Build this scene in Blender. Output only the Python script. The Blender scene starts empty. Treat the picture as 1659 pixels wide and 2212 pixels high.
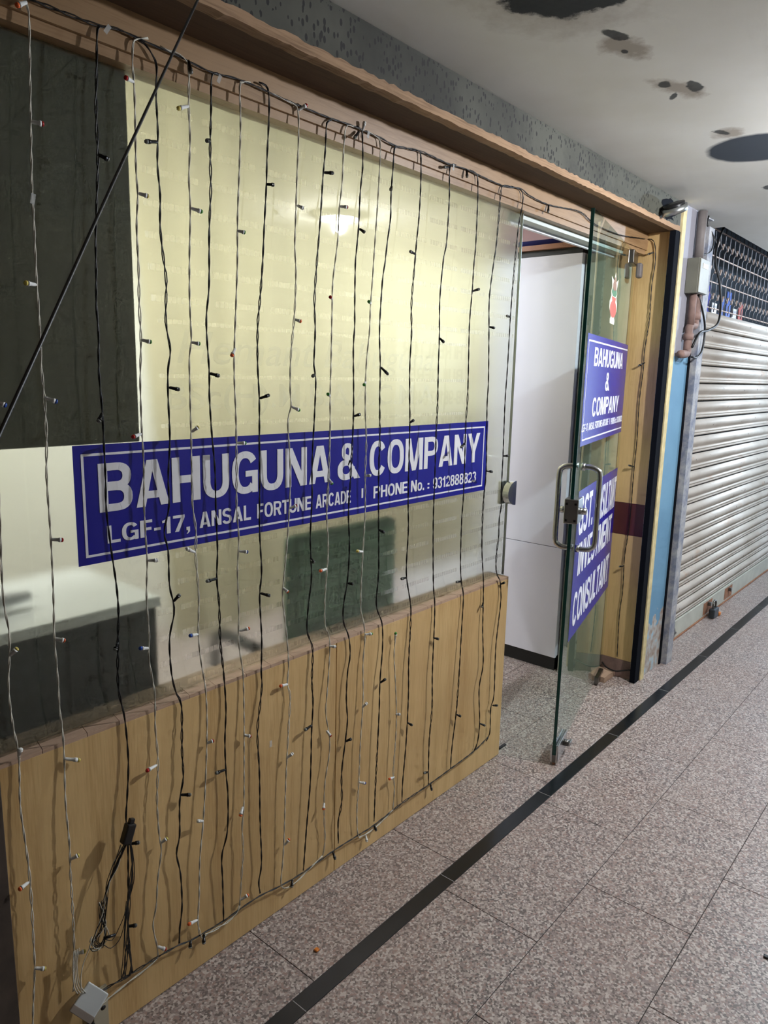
import bpy, bmesh, math, random
from mathutils import Vector, Matrix, Euler
random.seed(7)
R = math.radians
sc = bpy.context.scene
C = sc.collection

# ------------------------------------------------------------------ camera
# x runs along the shopfront, y into the shop, z up; metres; shopfront plane y = 0, floor z = 0
YAW, PITCH, ROLL = 0.86973755, -0.18630447, 0.0232979
fwd = Vector((math.sin(YAW)*math.cos(PITCH), math.cos(YAW)*math.cos(PITCH), math.sin(PITCH)))
rgt = Vector((math.cos(YAW), -math.sin(YAW), 0)); upv = rgt.cross(fwd)
r2 = rgt*math.cos(ROLL) + upv*math.sin(ROLL); u2 = -rgt*math.sin(ROLL) + upv*math.cos(ROLL)
cam_d = bpy.data.cameras.new('camera'); cam = bpy.data.objects.new('camera', cam_d); C.objects.link(cam)
M = Matrix((r2, u2, -fwd)).transposed().to_4x4(); M.translation = Vector((0, -1.3782, 1.5)); cam.matrix_world = M
cam_d.sensor_fit = 'VERTICAL'; cam_d.sensor_height = 24; cam_d.sensor_width = 18; cam_d.lens = 24*1569.32/2212
cam_d.clip_start = 0.02
sc.camera = cam

# ------------------------------------------------------------------ world, exposure
w = bpy.data.worlds.new('world'); sc.world = w; w.use_nodes = True
bg = w.node_tree.nodes['Background']; bg.inputs[0].default_value = (0.62, 0.78, 1.0, 1); bg.inputs[1].default_value = 0.8
sc.view_settings.view_transform = 'Standard'; sc.view_settings.look = 'None'
sc.view_settings.gamma = 1; sc.view_settings.use_curve_mapping = False
sc.view_settings.exposure = 1.85
sc.cycles.use_denoising = True
sc.cycles.use_adaptive_sampling = True; sc.cycles.adaptive_threshold = .04; sc.cycles.adaptive_min_samples = 12
sc.cycles.max_bounces = 7; sc.cycles.diffuse_bounces = 4; sc.cycles.glossy_bounces = 3; sc.cycles.transparent_max_bounces = 14; sc.cycles.transmission_bounces = 6
sc.cycles.sample_clamp_indirect = 4.0

# lamps: (x, y, size, watts, colour, where)
CORRIDOR_LAMPS = [(2.83, -1.30, .2, 27, (0.97, 0.97, 1.0), 'round white lamp on the corridor ceiling facing the glass door'),
                  (5.3, -1.2, .2, 28, (0.70, 0.84, 1.0), 'round white lamp on the corridor ceiling facing the rolling shutter')]
OFFICE_LAMPS = [(2.6, 1.35, 7.6, (0.88, 0.91, 1.0), 'white tube light on the office ceiling by the tall white cabinet'),
                (0.9, 1.45, 3.8, (1.0, 0.98, 0.90), 'white tube light on the office ceiling by the low slate cabinet')]

# ------------------------------------------------------------------ material helpers
MATS = {}
def s2l(c):
    return tuple(((v/255)/12.92 if v/255 <= .04045 else ((v/255+.055)/1.055)**2.4) for v in c) + (1,)
class N:
    def __init__(s, name):
        s.m = bpy.data.materials.new(name); s.m.use_nodes = True; s.t = s.m.node_tree
        s.p = s.t.nodes['Principled BSDF']; s.o = s.t.nodes['Material Output']; MATS[name] = s.m
    def n(s, ty, **kw):
        nd = s.t.nodes.new('ShaderNode'+ty)
        for k, v in kw.items():
            if k.startswith('i_'):
                nd.inputs[k[2:].replace('_', ' ')].default_value = v
            else: setattr(nd, k, v)
        return nd
    def l(s, a, b): s.t.links.new(a, b)
    def val(s, x, sock):
        if isinstance(x, (int, float)): sock.default_value = x
        else: s.l(x, sock)
    def math(s, op, a, b=0.0, c=None):
        nd = s.n('Math', operation=op); s.val(a, nd.inputs[0]); s.val(b, nd.inputs[1])
        if c is not None: s.val(c, nd.inputs[2])
        return nd.outputs[0]
    def mix(s, f, a, b):
        nd = s.n('Mix', data_type='RGBA'); s.val(f, nd.inputs[0])
        for x, i in ((a, 6), (b, 7)):
            if isinstance(x, tuple): nd.inputs[i].default_value = x
            else: s.l(x, nd.inputs[i])
        return nd.outputs[2]
    def ramp(s, f, stops, interp='LINEAR'):
        nd = s.n('ValToRGB'); s.l(f, nd.inputs[0]); e = nd.color_ramp.elements; nd.color_ramp.interpolation = interp
        while len(e) < len(stops): e.new(.5)
        for el, (p, c) in zip(e, stops): el.position = p; el.color = c if len(c) == 4 else c+(1,)
        return nd.outputs[0]
    def coord(s, scale=(1, 1, 1), kind='Object', rot=(0, 0, 0)):
        tc = s.n('TexCoord'); mp = s.n('Mapping'); mp.inputs['Scale'].default_value = scale
        mp.inputs['Rotation'].default_value = rot
        s.l(tc.outputs[kind], mp.inputs[0]); return mp.outputs[0]
    def geo(s):
        g = s.n('NewGeometry'); return g.outputs['Position']
    def noise(s, v, scale, detail=4, rough=.55, out=0):
        nd = s.n('TexNoise'); nd.inputs['Scale'].default_value = scale; nd.inputs['Detail'].default_value = detail
        nd.inputs['Roughness'].default_value = rough; s.l(v, nd.inputs['Vector']); return nd.outputs[out]
    def base(s, c, rough=.5, metal=0, spec=.5):
        if isinstance(c, tuple): s.p.inputs['Base Color'].default_value = c
        else: s.l(c, s.p.inputs['Base Color'])
        s.val(rough, s.p.inputs['Roughness']); s.p.inputs['Metallic'].default_value = metal
        s.p.inputs['Specular IOR Level'].default_value = spec
    def bump(s, h, strength=.2, dist=.01):
        b = s.n('Bump'); b.inputs['Strength'].default_value = strength; b.inputs['Distance'].default_value = dist
        s.l(h, b.inputs['Height']); s.l(b.outputs[0], s.p.inputs['Normal'])
def plain(name, rgb, rough=.5, metal=0, var=.12, scale=9, spec=.5):
    k = N(name); a = s2l(rgb)
    v = k.noise(k.geo(), scale, 5)
    d = tuple(x*(1-var) for x in a[:3])+(1,); h = tuple(min(1, x*(1+var)) for x in a[:3])+(1,)
    k.base(k.ramp(v, [(.3, d), (.7, h)]), rough, metal, spec)
    return k
def wood(name, rgb, dark, vert=True, rough=.42, ring=1.0):
    k = N(name); p = k.geo()
    mp = k.n('Mapping'); k.l(p, mp.inputs[0]); mp.inputs['Scale'].default_value = (1, 1, .05) if vert else (.05, 1, 1)
    warp = k.noise(mp.outputs[0], 14, 3)
    fine = k.noise(mp.outputs[0], 230, 3)
    broad = k.noise(p, 1.6, 3)
    f = k.math('ADD', k.math('MULTIPLY', warp, .6*ring), k.math('MULTIPLY', fine, .4))
    a, b = s2l(rgb), s2l(dark)
    c = k.ramp(f, [(.34, b), (.52, a), (.72, tuple(min(1, x*1.1) for x in a[:3]))])
    c = k.mix(k.math('MULTIPLY', k.math('SUBTRACT', broad, .42), 1.2), c, tuple(x*.72 for x in s2l(dark)[:3])+(1,))
    k.base(c, rough); k.bump(fine, .08, .002)
    return k

wood('laminate_wood', (212, 180, 126), (188, 152, 98))
wood('fascia_wood', (158, 128, 94), (128, 98, 66), vert=False)
wood('soffit_wood_shaded', (88, 66, 45), (66, 48, 31), vert=False, rough=.7)  # darker than the fascia: the soffit's shade is put into the colour
wood('ledge_wood', (188, 160, 138), (164, 136, 112), vert=False, rough=.6)
wood('ply_edge', (170, 140, 110), (110, 84, 62), vert=False, rough=.9)
wood('shelf_wood', (150, 100, 70), (96, 58, 38), vert=False)
plain('maroon_laminate', (88, 44, 44), .35, var=.05)
plain('black_wire', (16, 16, 17), .45)
plain('white_wire', (205, 203, 190), .5, var=.05)
plain('bulb_white', (222, 224, 222), .35, var=.03)
plain('bulb_black', (14, 14, 15), .3)
for nm, c in dict(r=(176, 30, 30), o=(226, 102, 52), y=(206, 190, 96), g=(70, 150, 62), b=(40, 80, 170), w=(228, 230, 226), k=(110, 112, 108)).items():
    plain('led_'+nm, c, .25, var=.03)
plain('sign_blue', (24, 26, 140), .32, var=.06, scale=3)
plain('poster_blue', (32, 30, 150), .25, var=.05, scale=3)
plain('sign_white', (232, 234, 240), .4, var=.02)
plain('steel', (196, 198, 198), .25, 1, var=.05)
plain('steel_dark', (120, 118, 114), .35, 1, var=.08)
plain('aluminium', (186, 190, 190), .35, 1, var=.04)
plain('cabinet_white', (220, 220, 232), .38, var=.015, scale=3)
plain('cabinet_black', (18, 18, 19), .5)
plain('jamb_green', (170, 174, 160), .55, var=.06)
plain('header_grey', (186, 194, 190), .5, var=.04)
plain('pink_wall', (206, 176, 178), .8, var=.05)
plain('office_wall', (226, 226, 214), .85, var=.03, scale=2)
plain('blue_fabric', (58, 62, 140), .7)
plain('olive_board', (86, 86, 66), .7, var=.1, scale=3)
plain('slate_cabinet', (20, 32, 36), .35, var=.15, scale=5)
plain('grey_top', (236, 240, 244), .3, var=.04)
k = plain('curtain_cream', (238, 234, 218), .9, var=.03, scale=3)
tl = k.n('BsdfTranslucent'); tl.inputs[0].default_value = s2l((244, 240, 222)); mx = k.n('MixShader'); mx.inputs[0].default_value = .75
k.l(k.p.outputs[0], mx.inputs[1]); k.l(tl.outputs[0], mx.inputs[2]); k.l(mx.outputs[0], k.o.inputs[0])
plain('chair_green', (84, 118, 96), .8, var=.1)
plain('dark_plastic', (24, 24, 25), .4)
plain('adapter_white', (206, 212, 214), .4, var=.03)
plain('adapter_grey', (150, 140, 132), .5)
plain('bracket_beige', (176, 168, 146), .5, var=.1)
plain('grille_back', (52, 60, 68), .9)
plain('dark_void', (14, 17, 24), .9, spec=.1)
plain('post_dark', (70, 60, 52), .8, var=.3, scale=14)
plain('brick_red', (120, 84, 66), .9, var=.25, scale=10)
plain('junction_grey', (104, 104, 94), .5, var=.12, scale=12)
plain('junction_light', (126, 124, 110), .5, var=.12, scale=12)
plain('pipe_rust', (128, 104, 96), .7, var=.25, scale=18)
plain('pipe_grey', (112, 106, 104), .6, var=.2, scale=14)
plain('opposite_wall_dimmed', (124, 116, 100), .8, var=.05, scale=2)  # cream taken darker so less light bounces onto the shopfront
plain('board_cream', (250, 246, 228), .6, var=.03)
plain('board_letters', (60, 50, 50), .6)
plain('lilac_wall', (150, 148, 158), .85, var=.1)
plain('yellow_strip', (206, 190, 142), .7, var=.22, scale=22)
plain('sticker_white', (232, 224, 200), .4, var=.02)
plain('sticker_red', (190, 74, 48), .4, var=.12, scale=30)
plain('sticker_green', (44, 112, 62), .4)
plain('sticker_brown', (134, 92, 58), .5)
plain('lock_black', (38, 44, 48), .45, 0, var=.3, scale=40)
plain('orange_tag', (214, 128, 48), .5)
plain('stripe_joint', (150, 148, 144), .8)
plain('tile_black', (22, 27, 31), .22, var=.25, scale=30)
plain('grout', (58, 52, 50), .9)
k = plain('plastic_tape', (210, 214, 214), .15, var=.03)
tl = k.n('BsdfTransparent'); mx = k.n('MixShader'); mx.inputs[0].default_value = .6
k.l(k.p.outputs[0], mx.inputs[1]); k.l(tl.outputs[0], mx.inputs[2]); k.l(mx.outputs[0], k.o.inputs[0])

# granite floor tiles
k = N('granite'); p = k.geo()
v1 = k.n('TexVoronoi'); v1.inputs['Scale'].default_value = 190; k.l(p, v1.inputs['Vector'])
sp = k.n('SeparateColor'); k.l(v1.outputs['Color'], sp.inputs[0])
c1 = k.ramp(sp.outputs[0], [(0, s2l((78, 72, 72))), (.20, s2l((136, 124, 121))), (.45, s2l((176, 164, 157))), (.68, s2l((208, 200, 194))), (.86, s2l((152, 126, 118)))], 'CONSTANT')
fine = k.noise(p, 380, 3)
c2 = k.mix(k.math('MULTIPLY', fine, .55), c1, s2l((150, 140, 136)))
br = k.noise(p, 2.2, 4)
c3 = k.mix(k.math('MULTIPLY', k.math('SUBTRACT', br, .35), .55), c2, s2l((150, 122, 104)))
k.base(c3, .36)

# ceiling with mould and damp stains of their own shape, and a round dark patch
k = N('ceiling_paint'); p = k.geo(); sx = k.n('SeparateXYZ'); k.l(p, sx.inputs[0])
X, Y = sx.outputs[0], sx.outputs[1]
nz = k.noise(p, 16, 6, .65); nz2 = k.noise(p, 60, 4, .7); nz3 = k.noise(p, 3, 3)
col = k.ramp(nz3, [(.3, s2l((222, 222, 214))), (.7, s2l((232, 233, 228)))])
def stain_patch(col, cx, cy, rx, ry, a, rag, colr, soft, strength=1.0):
    ca, sa = math.cos(a), math.sin(a)
    dx = k.math('SUBTRACT', X, cx); dy = k.math('SUBTRACT', Y, cy)
    uu = k.math('DIVIDE', k.math('ADD', k.math('MULTIPLY', dx, ca), k.math('MULTIPLY', dy, sa)), rx)
    vv = k.math('DIVIDE', k.math('SUBTRACT', k.math('MULTIPLY', dy, ca), k.math('MULTIPLY', dx, sa)), ry)
    d = k.math('SQRT', k.math('ADD', k.math('MULTIPLY', uu, uu), k.math('MULTIPLY', vv, vv)))
    d = k.math('ADD', d, k.math('MULTIPLY', k.math('SUBTRACT', nz, .5), rag))
    mr = k.n('MapRange'); k.l(d, mr.inputs[0]); mr.inputs[1].default_value = 1-soft; mr.inputs[2].default_value = 1
    mr.inputs[3].default_value = strength; mr.inputs[4].default_value = 0
    f = mr.outputs[0]
    return k.mix(f, col, colr)
brown = s2l((150, 138, 122))
col = stain_patch(col, 1.52, -.53, .26, .20, 0, 1.2, brown, .6, .5)
for (cx, cy, rx, ry) in ((1.86, -.545, .10, .055), (2.19, -.56, .11, .05), (2.66, -.56, .06, .06)):
    col = stain_patch(col, cx, cy, rx, ry, -.3, 1.6, brown, .5, .75)
blk = s2l((30, 36, 36))
mould = k.mix(k.math('MULTIPLY', nz2, .5), blk, s2l((70, 74, 72)))
col = stain_patch(col, 1.50, -.585, .165, .17, 0, .75, mould, .12)
for (cx, cy, rx, ry, a) in ((1.785, -.555, .045, .018, -.4), (1.88, -.535, .016, .01, 0), (2.145, -.54, .03, .018, .2), (2.20, -.60, .045, .02, .1), (2.235, -.535, .04, .012, .5), (2.64, -.545, .04, .018, -.4), (3.46, -.50, .04, .03, 0)):
    col = stain_patch(col, cx, cy, rx, ry, a, 1.7, mould, .25, .9)
col = stain_patch(col, 2.885, -.60, .175, .175, 0, .12, s2l((52, 62, 74)), .12)  # round blue-grey dark patch
k.base(col, .85)

# dirty grey beam with black pits
k = N('beam_dirty'); p = k.geo()
mp = k.n('Mapping'); k.l(p, mp.inputs[0]); mp.inputs['Scale'].default_value = (1, 1, .55)
v = k.n('TexVoronoi'); v.inputs['Scale'].default_value = 95; k.l(mp.outputs[0], v.inputs['Vector'])
spc = k.n('SeparateColor'); k.l(v.outputs['Color'], spc.inputs[0])
patch = k.noise(p, 7, 4)
thr = k.math('MULTIPLY', k.math('ADD', patch, -.22), 1.5)
dot = k.math('MULTIPLY', k.math('LESS_THAN', v.outputs['Distance'], .40), k.math('LESS_THAN', spc.outputs[0], thr))
big = k.ramp(k.noise(p, 3.2, 5), [(.35, s2l((44, 45, 38))), (.62, s2l((74, 75, 66)))])
sx = k.n('SeparateXYZ'); k.l(p, sx.inputs[0])
c = k.mix(dot, big, s2l((22, 22, 20)))
smut = k.ramp(k.noise(p, 5.5, 5, .7), [(.56, (0, 0, 0)), (.72, (1, 1, 1))])
c = k.mix(k.math('MULTIPLY', smut, .8), c, s2l((44, 44, 40)))
k.base(c, .8); k.bump(dot, -.3, .004)

# shutter steel paint with rust runs
k = N('shutter_paint'); p = k.geo()
mp = k.n('Mapping'); k.l(p, mp.inputs[0]); mp.inputs['Scale'].default_value = (.35, 1, 1)
a = k.ramp(k.noise(p, 3, 4), [(.35, s2l((182, 176, 168))), (.65, s2l((200, 196, 190)))])
ru = k.ramp(k.noise(mp.outputs[0], 9, 6, .7), [(.60, (0, 0, 0)), (.76, (1, 1, 1))])
a = k.mix(k.math('MULTIPLY', ru, .6), a, s2l((176, 132, 100)))
v = k.n('TexVoronoi'); v.inputs['Scale'].default_value = 26; k.l(p, v.inputs['Vector'])
spc = k.n('SeparateColor'); k.l(v.outputs['Color'], spc.inputs[0])
d = k.math('MULTIPLY', k.math('LESS_THAN', v.outputs['Distance'], .22), k.math('LESS_THAN', spc.outputs[1], .16))
a = k.mix(k.math('MULTIPLY', d, .7), a, s2l((90, 74, 64)))
k.base(a, .45, .15)
plain('shutter_rust', (150, 104, 76), .8, var=.25, scale=20)
plain('rail_paint', (186, 186, 174), .6, var=.1, scale=9)
plain('grille_steel', (104, 104, 108), .5, .4, var=.2, scale=30)
plain('grille_edge', (170, 150, 138), .6, .2, var=.2, scale=30)

# peeling light blue wall
k = N('blue_wall'); p = k.geo(); sx = k.n('SeparateXYZ'); k.l(p, sx.inputs[0])
nz = k.noise(p, 14, 5)
peel = k.math('LESS_THAN', k.math('ADD', sx.outputs[2], k.math('MULTIPLY', k.math('SUBTRACT', nz, .5), .5)), .30)
bl = k.ramp(k.noise(p, 3, 3), [(.3, s2l((96, 140, 170))), (.7, s2l((110, 154, 182)))])
pl = k.ramp(k.noise(p, 22, 4), [(.35, s2l((150, 130, 116))), (.55, s2l((178, 176, 172))), (.7, s2l((150, 190, 210)))])
up = k.math('GREATER_THAN', sx.outputs[2], 1.62)
c = k.mix(up, k.mix(peel, bl, pl), s2l((150, 150, 160)))
k.base(c, .7); k.bump(peel, .3, .004)
# white chipped edge, guide paint
k = N('chipped_white'); p = k.geo(); nz = k.ramp(k.noise(p, 45, 4, .7), [(.5, s2l((206, 204, 188))), (.6, s2l((96, 84, 70)))]); k.base(nz, .8)
k = N('guide_paint'); p = k.geo(); nz = k.ramp(k.noise(p, 12, 5, .7), [(.4, s2l((118, 124, 140))), (.55, s2l((160, 160, 164))), (.7, s2l((188, 186, 182)))]); k.base(nz, .7)

# clear, slightly green glass: transparent with a Fresnel reflection (no refraction needed for a thin sheet)
def glass(name, tint, ior=1.5):
    k = N(name); k.t.nodes.remove(k.p)
    tr = k.n('BsdfTransparent'); tr.inputs[0].default_value = tint
    gl = k.n('BsdfGlossy'); gl.inputs['Roughness'].default_value = .02; gl.inputs[0].default_value = (1, 1, 1, 1)
    fr = k.n('Fresnel'); fr.inputs[0].default_value = ior; gg = k.n('NewGeometry')      # the sheet reflects at its outer faces only
    fc = k.math('MULTIPLY', fr.outputs[0], k.math('SUBTRACT', 1.0, gg.outputs['Backfacing']))
    mx = k.n('MixShader'); k.l(fc, mx.inputs[0]); k.l(tr.outputs[0], mx.inputs[1]); k.l(gl.outputs[0], mx.inputs[2])
    k.l(mx.outputs[0], k.o.inputs[0]); return k
glass('window_glass', (.97, .99, .97, 1))
glass('door_glass', (.86, .94, .92, 1))
k = N('glass_edge'); k.base((.01, .07, .06, 1), .15)

# frosted privacy film with cut rows of clear cells
k = N('frosted_film'); k.t.nodes.remove(k.p); p = k.geo(); sx = k.n('SeparateXYZ'); k.l(p, sx.inputs[0])
X, Z = sx.outputs[0], sx.outputs[2]
fr = lambda a: k.math('FRACT', a)
row = k.math('LESS_THAN', fr(k.math('DIVIDE', k.math('SUBTRACT', Z, 2.025-.0635*30), .0635)), .21)
rng = k.math('ADD', k.math('GREATER_THAN', Z, 1.63), k.math('LESS_THAN', Z, 1.11))
cell = k.math('LESS_THAN', fr(k.math('DIVIDE', X, .0128)), .86)
gap = k.math('GREATER_THAN', fr(k.math('DIVIDE', k.math('ADD', X, k.math('MULTIPLY', Z, .07)), .165)), .13)
m = k.math('MULTIPLY', k.math('MULTIPLY', row, rng), k.math('MULTIPLY', cell, gap))
for zc in (1.604, 1.487, 1.378):
    ln = k.math('LESS_THAN', k.math('ABSOLUTE', k.math('SUBTRACT', Z, zc)), .0045)
    inx = k.math('LESS_THAN', k.math('ABSOLUTE', k.math('SUBTRACT', X, 1.50)), .59)
    m = k.math('MAXIMUM', m, k.math('MULTIPLY', k.math('MULTIPLY', ln, inx), cell))
m = k.math('MULTIPLY', m, k.math('GREATER_THAN', X, .885))
rf = k.n('BsdfRefraction'); rf.inputs['Color'].default_value = (.985, .98, .955, 1); rf.inputs['Roughness'].default_value = .36; rf.inputs['IOR'].default_value = 1.12
df = k.n('BsdfDiffuse'); df.inputs[0].default_value = (.80, .84, .80, 1)
m1 = k.n('MixShader'); m1.inputs[0].default_value = .045; k.l(rf.outputs[0], m1.inputs[1]); k.l(df.outputs[0], m1.inputs[2])
tr = k.n('BsdfTransparent')
m2 = k.n('MixShader'); k.l(k.math('MULTIPLY', m, .45), m2.inputs[0]); k.l(m1.outputs[0], m2.inputs[1]); k.l(tr.outputs[0], m2.inputs[2])
k.l(m2.outputs[0], k.o.inputs[0])
# lettering cut into the film: a paler, half clear sheet
k = N('etched_letters'); k.t.nodes.remove(k.p)
tr = k.n('BsdfTransparent'); df = k.n('BsdfDiffuse'); df.inputs[0].default_value = (.9, .9, .84, 1)
m1 = k.n('MixShader'); m1.inputs[0].default_value = .075; k.l(tr.outputs[0], m1.inputs[1]); k.l(df.outputs[0], m1.inputs[2]); k.l(m1.outputs[0], k.o.inputs[0])
def emit(name, col, st):
    k = N(name); k.t.nodes.remove(k.p); e = k.n('Emission'); e.inputs[0].default_value = col+(1,); e.inputs[1].default_value = st
    k.l(e.outputs[0], k.o.inputs[0])
emit('lamp_glow', (1, 1, 1), 14)

# ------------------------------------------------------------------ mesh helpers
def link(name, me, mat=None, parent=None):
    o = bpy.data.objects.new(name, me); C.objects.link(o)
    if mat:
        me.materials.clear(); me.materials.append(MATS[mat])
    if parent: o.parent = parent
    return o
def from_bm(bm, name='mesh', smooth=False):
    me = bpy.data.meshes.new(name); bm.normal_update(); bm.to_mesh(me); bm.free()
    if smooth:
        for f in me.polygons: f.use_smooth = True
    return me
def bm_box(bm, x0, x1, y0, y1, z0, z1, bev=0):
    b = bmesh.ops.create_cube(bm, size=1)['verts']
    for v in b:
        v.co = Vector(((x0+x1)/2+v.co.x*(x1-x0), (y0+y1)/2+v.co.y*(y1-y0), (z0+z1)/2+v.co.z*(z1-z0)))
    if bev:
        es = list({e for v in b for e in v.link_edges}); bmesh.ops.bevel(bm, geom=es, offset=bev, segments=2, affect='EDGES', profile=.5)
def box(name, x0, x1, y0, y1, z0, z1, mat, parent=None, bev=0):
    bm = bmesh.new(); bm_box(bm, x0, x1, y0, y1, z0, z1, bev); return link(name, from_bm(bm, name), mat, parent)
def tube_into(bm, pts, r, sides=6, caps=True):
    pts = [Vector(p) for p in pts]; rings = []; n = len(pts)
    t0 = (pts[1]-pts[0]).normalized(); nrm = t0.orthogonal().normalized()
    for i, p in enumerate(pts):
        t = (pts[min(i+1, n-1)]-pts[max(i-1, 0)])
        t = t.normalized() if t.length > 1e-9 else t0
        nrm = (nrm - t*nrm.dot(t)); nrm = nrm.normalized() if nrm.length > 1e-6 else t.orthogonal().normalized()
        b = t.cross(nrm); rr = r[i] if isinstance(r, (list, tuple)) else r
        rings.append([bm.verts.new(p+(nrm*math.cos(2*math.pi*j/sides)+b*math.sin(2*math.pi*j/sides))*rr) for j in range(sides)])
    for a, b in zip(rings, rings[1:]):
        for j in range(sides): bm.faces.new((a[j], a[(j+1) % sides], b[(j+1) % sides], b[j]))
    if caps:
        bm.faces.new(rings[0][::-1]); bm.faces.new(rings[-1])
def tube(name, pts, r, mat, parent=None, sides=8, caps=True):
    bm = bmesh.new(); tube_into(bm, pts, r, sides, caps); return link(name, from_bm(bm, name, True), mat, parent)
def poly(name, pts, depth, mat, parent=None):       # polygon (list of 3-D points) extruded by vector depth
    bm = bmesh.new(); a = [bm.verts.new(p) for p in pts]; b = [bm.verts.new(Vector(p)+Vector(depth)) for p in pts]; n = len(pts)
    bm.faces.new(a); bm.faces.new(b[::-1])
    for i in range(n): bm.faces.new((a[i], b[i], b[(i+1) % n], a[(i+1) % n]))
    bmesh.ops.recalc_face_normals(bm, faces=bm.faces)
    return link(name, from_bm(bm, name), mat, parent)
def empty(name, loc, rz=0):
    o = bpy.data.objects.new(name, None); C.objects.link(o); o.location = loc; o.rotation_euler = (0, 0, rz); o.empty_display_size = .05; return o
def tag(o, label, cat, group=None):
    o['label'] = label; o['category'] = cat
    if group: o['group'] = group
    return o
def struct(o, label=None):
    o['kind'] = 'structure'
    if label: o['label'] = label
    return o
def spline(pts, step=.012):                          # Catmull-Rom through points, resampled
    P = [Vector(p) for p in pts]; P = [P[0]*2-P[1]]+P+[P[-1]*2-P[-2]]; out = []
    for i in range(1, len(P)-2):
        a, b, c, d = P[i-1:i+3]; n = max(2, int((c-b).length/step))
        for j in range(n):
            t = j/n
            out.append(.5*((2*b)+(-a+c)*t+(2*a-5*b+4*c-d)*t*t+(-a+3*b-3*c+d)*t**3))
    out.append(P[-2]); return out
def text_mesh(body, shear=0, bold=.02, spacing=1.0):
    cu = bpy.data.curves.new('txt', 'FONT'); cu.body = body; cu.offset = bold; cu.shear = shear; cu.space_character = spacing
    cu.resolution_u = 4; cu.extrude = .004
    o = bpy.data.objects.new('txt', cu); C.objects.link(o)
    dg = bpy.context.evaluated_depsgraph_get(); me = bpy.data.meshes.new_from_object(o.evaluated_get(dg))
    bpy.data.objects.remove(o); bpy.data.curves.remove(cu); return me
def script_lettering(name, body, origin, ux, x0, x1, z0, z1, mat, parent=None, out=(0, -1, 0), thick=.0008, mirror=False, **kw):
    """text stretched into the rectangle x0..x1, z0..z1 of the plane through origin with horizontal axis ux"""
    me = text_mesh(body, **kw); xs = [v.co.x for v in me.vertices]; ys = [v.co.y for v in me.vertices]; zs = [v.co.z for v in me.vertices]
    a, b, c, d, e, g = min(xs), max(xs), min(ys), max(ys), min(zs), max(1e-9, max(zs)-min(zs)); o = Vector(origin); ux = Vector(ux); n = Vector(out)
    for v in me.vertices:
        s = (v.co.x-a)/(b-a); t = (v.co.y-c)/(d-c); h = (v.co.z-e)/g
        v.co = o+ux*(x0+(x1-x0)*s)+Vector((0, 0, z0+(z1-z0)*t))+n*(thick*h)
    return link(name, me, mat, parent)
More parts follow.
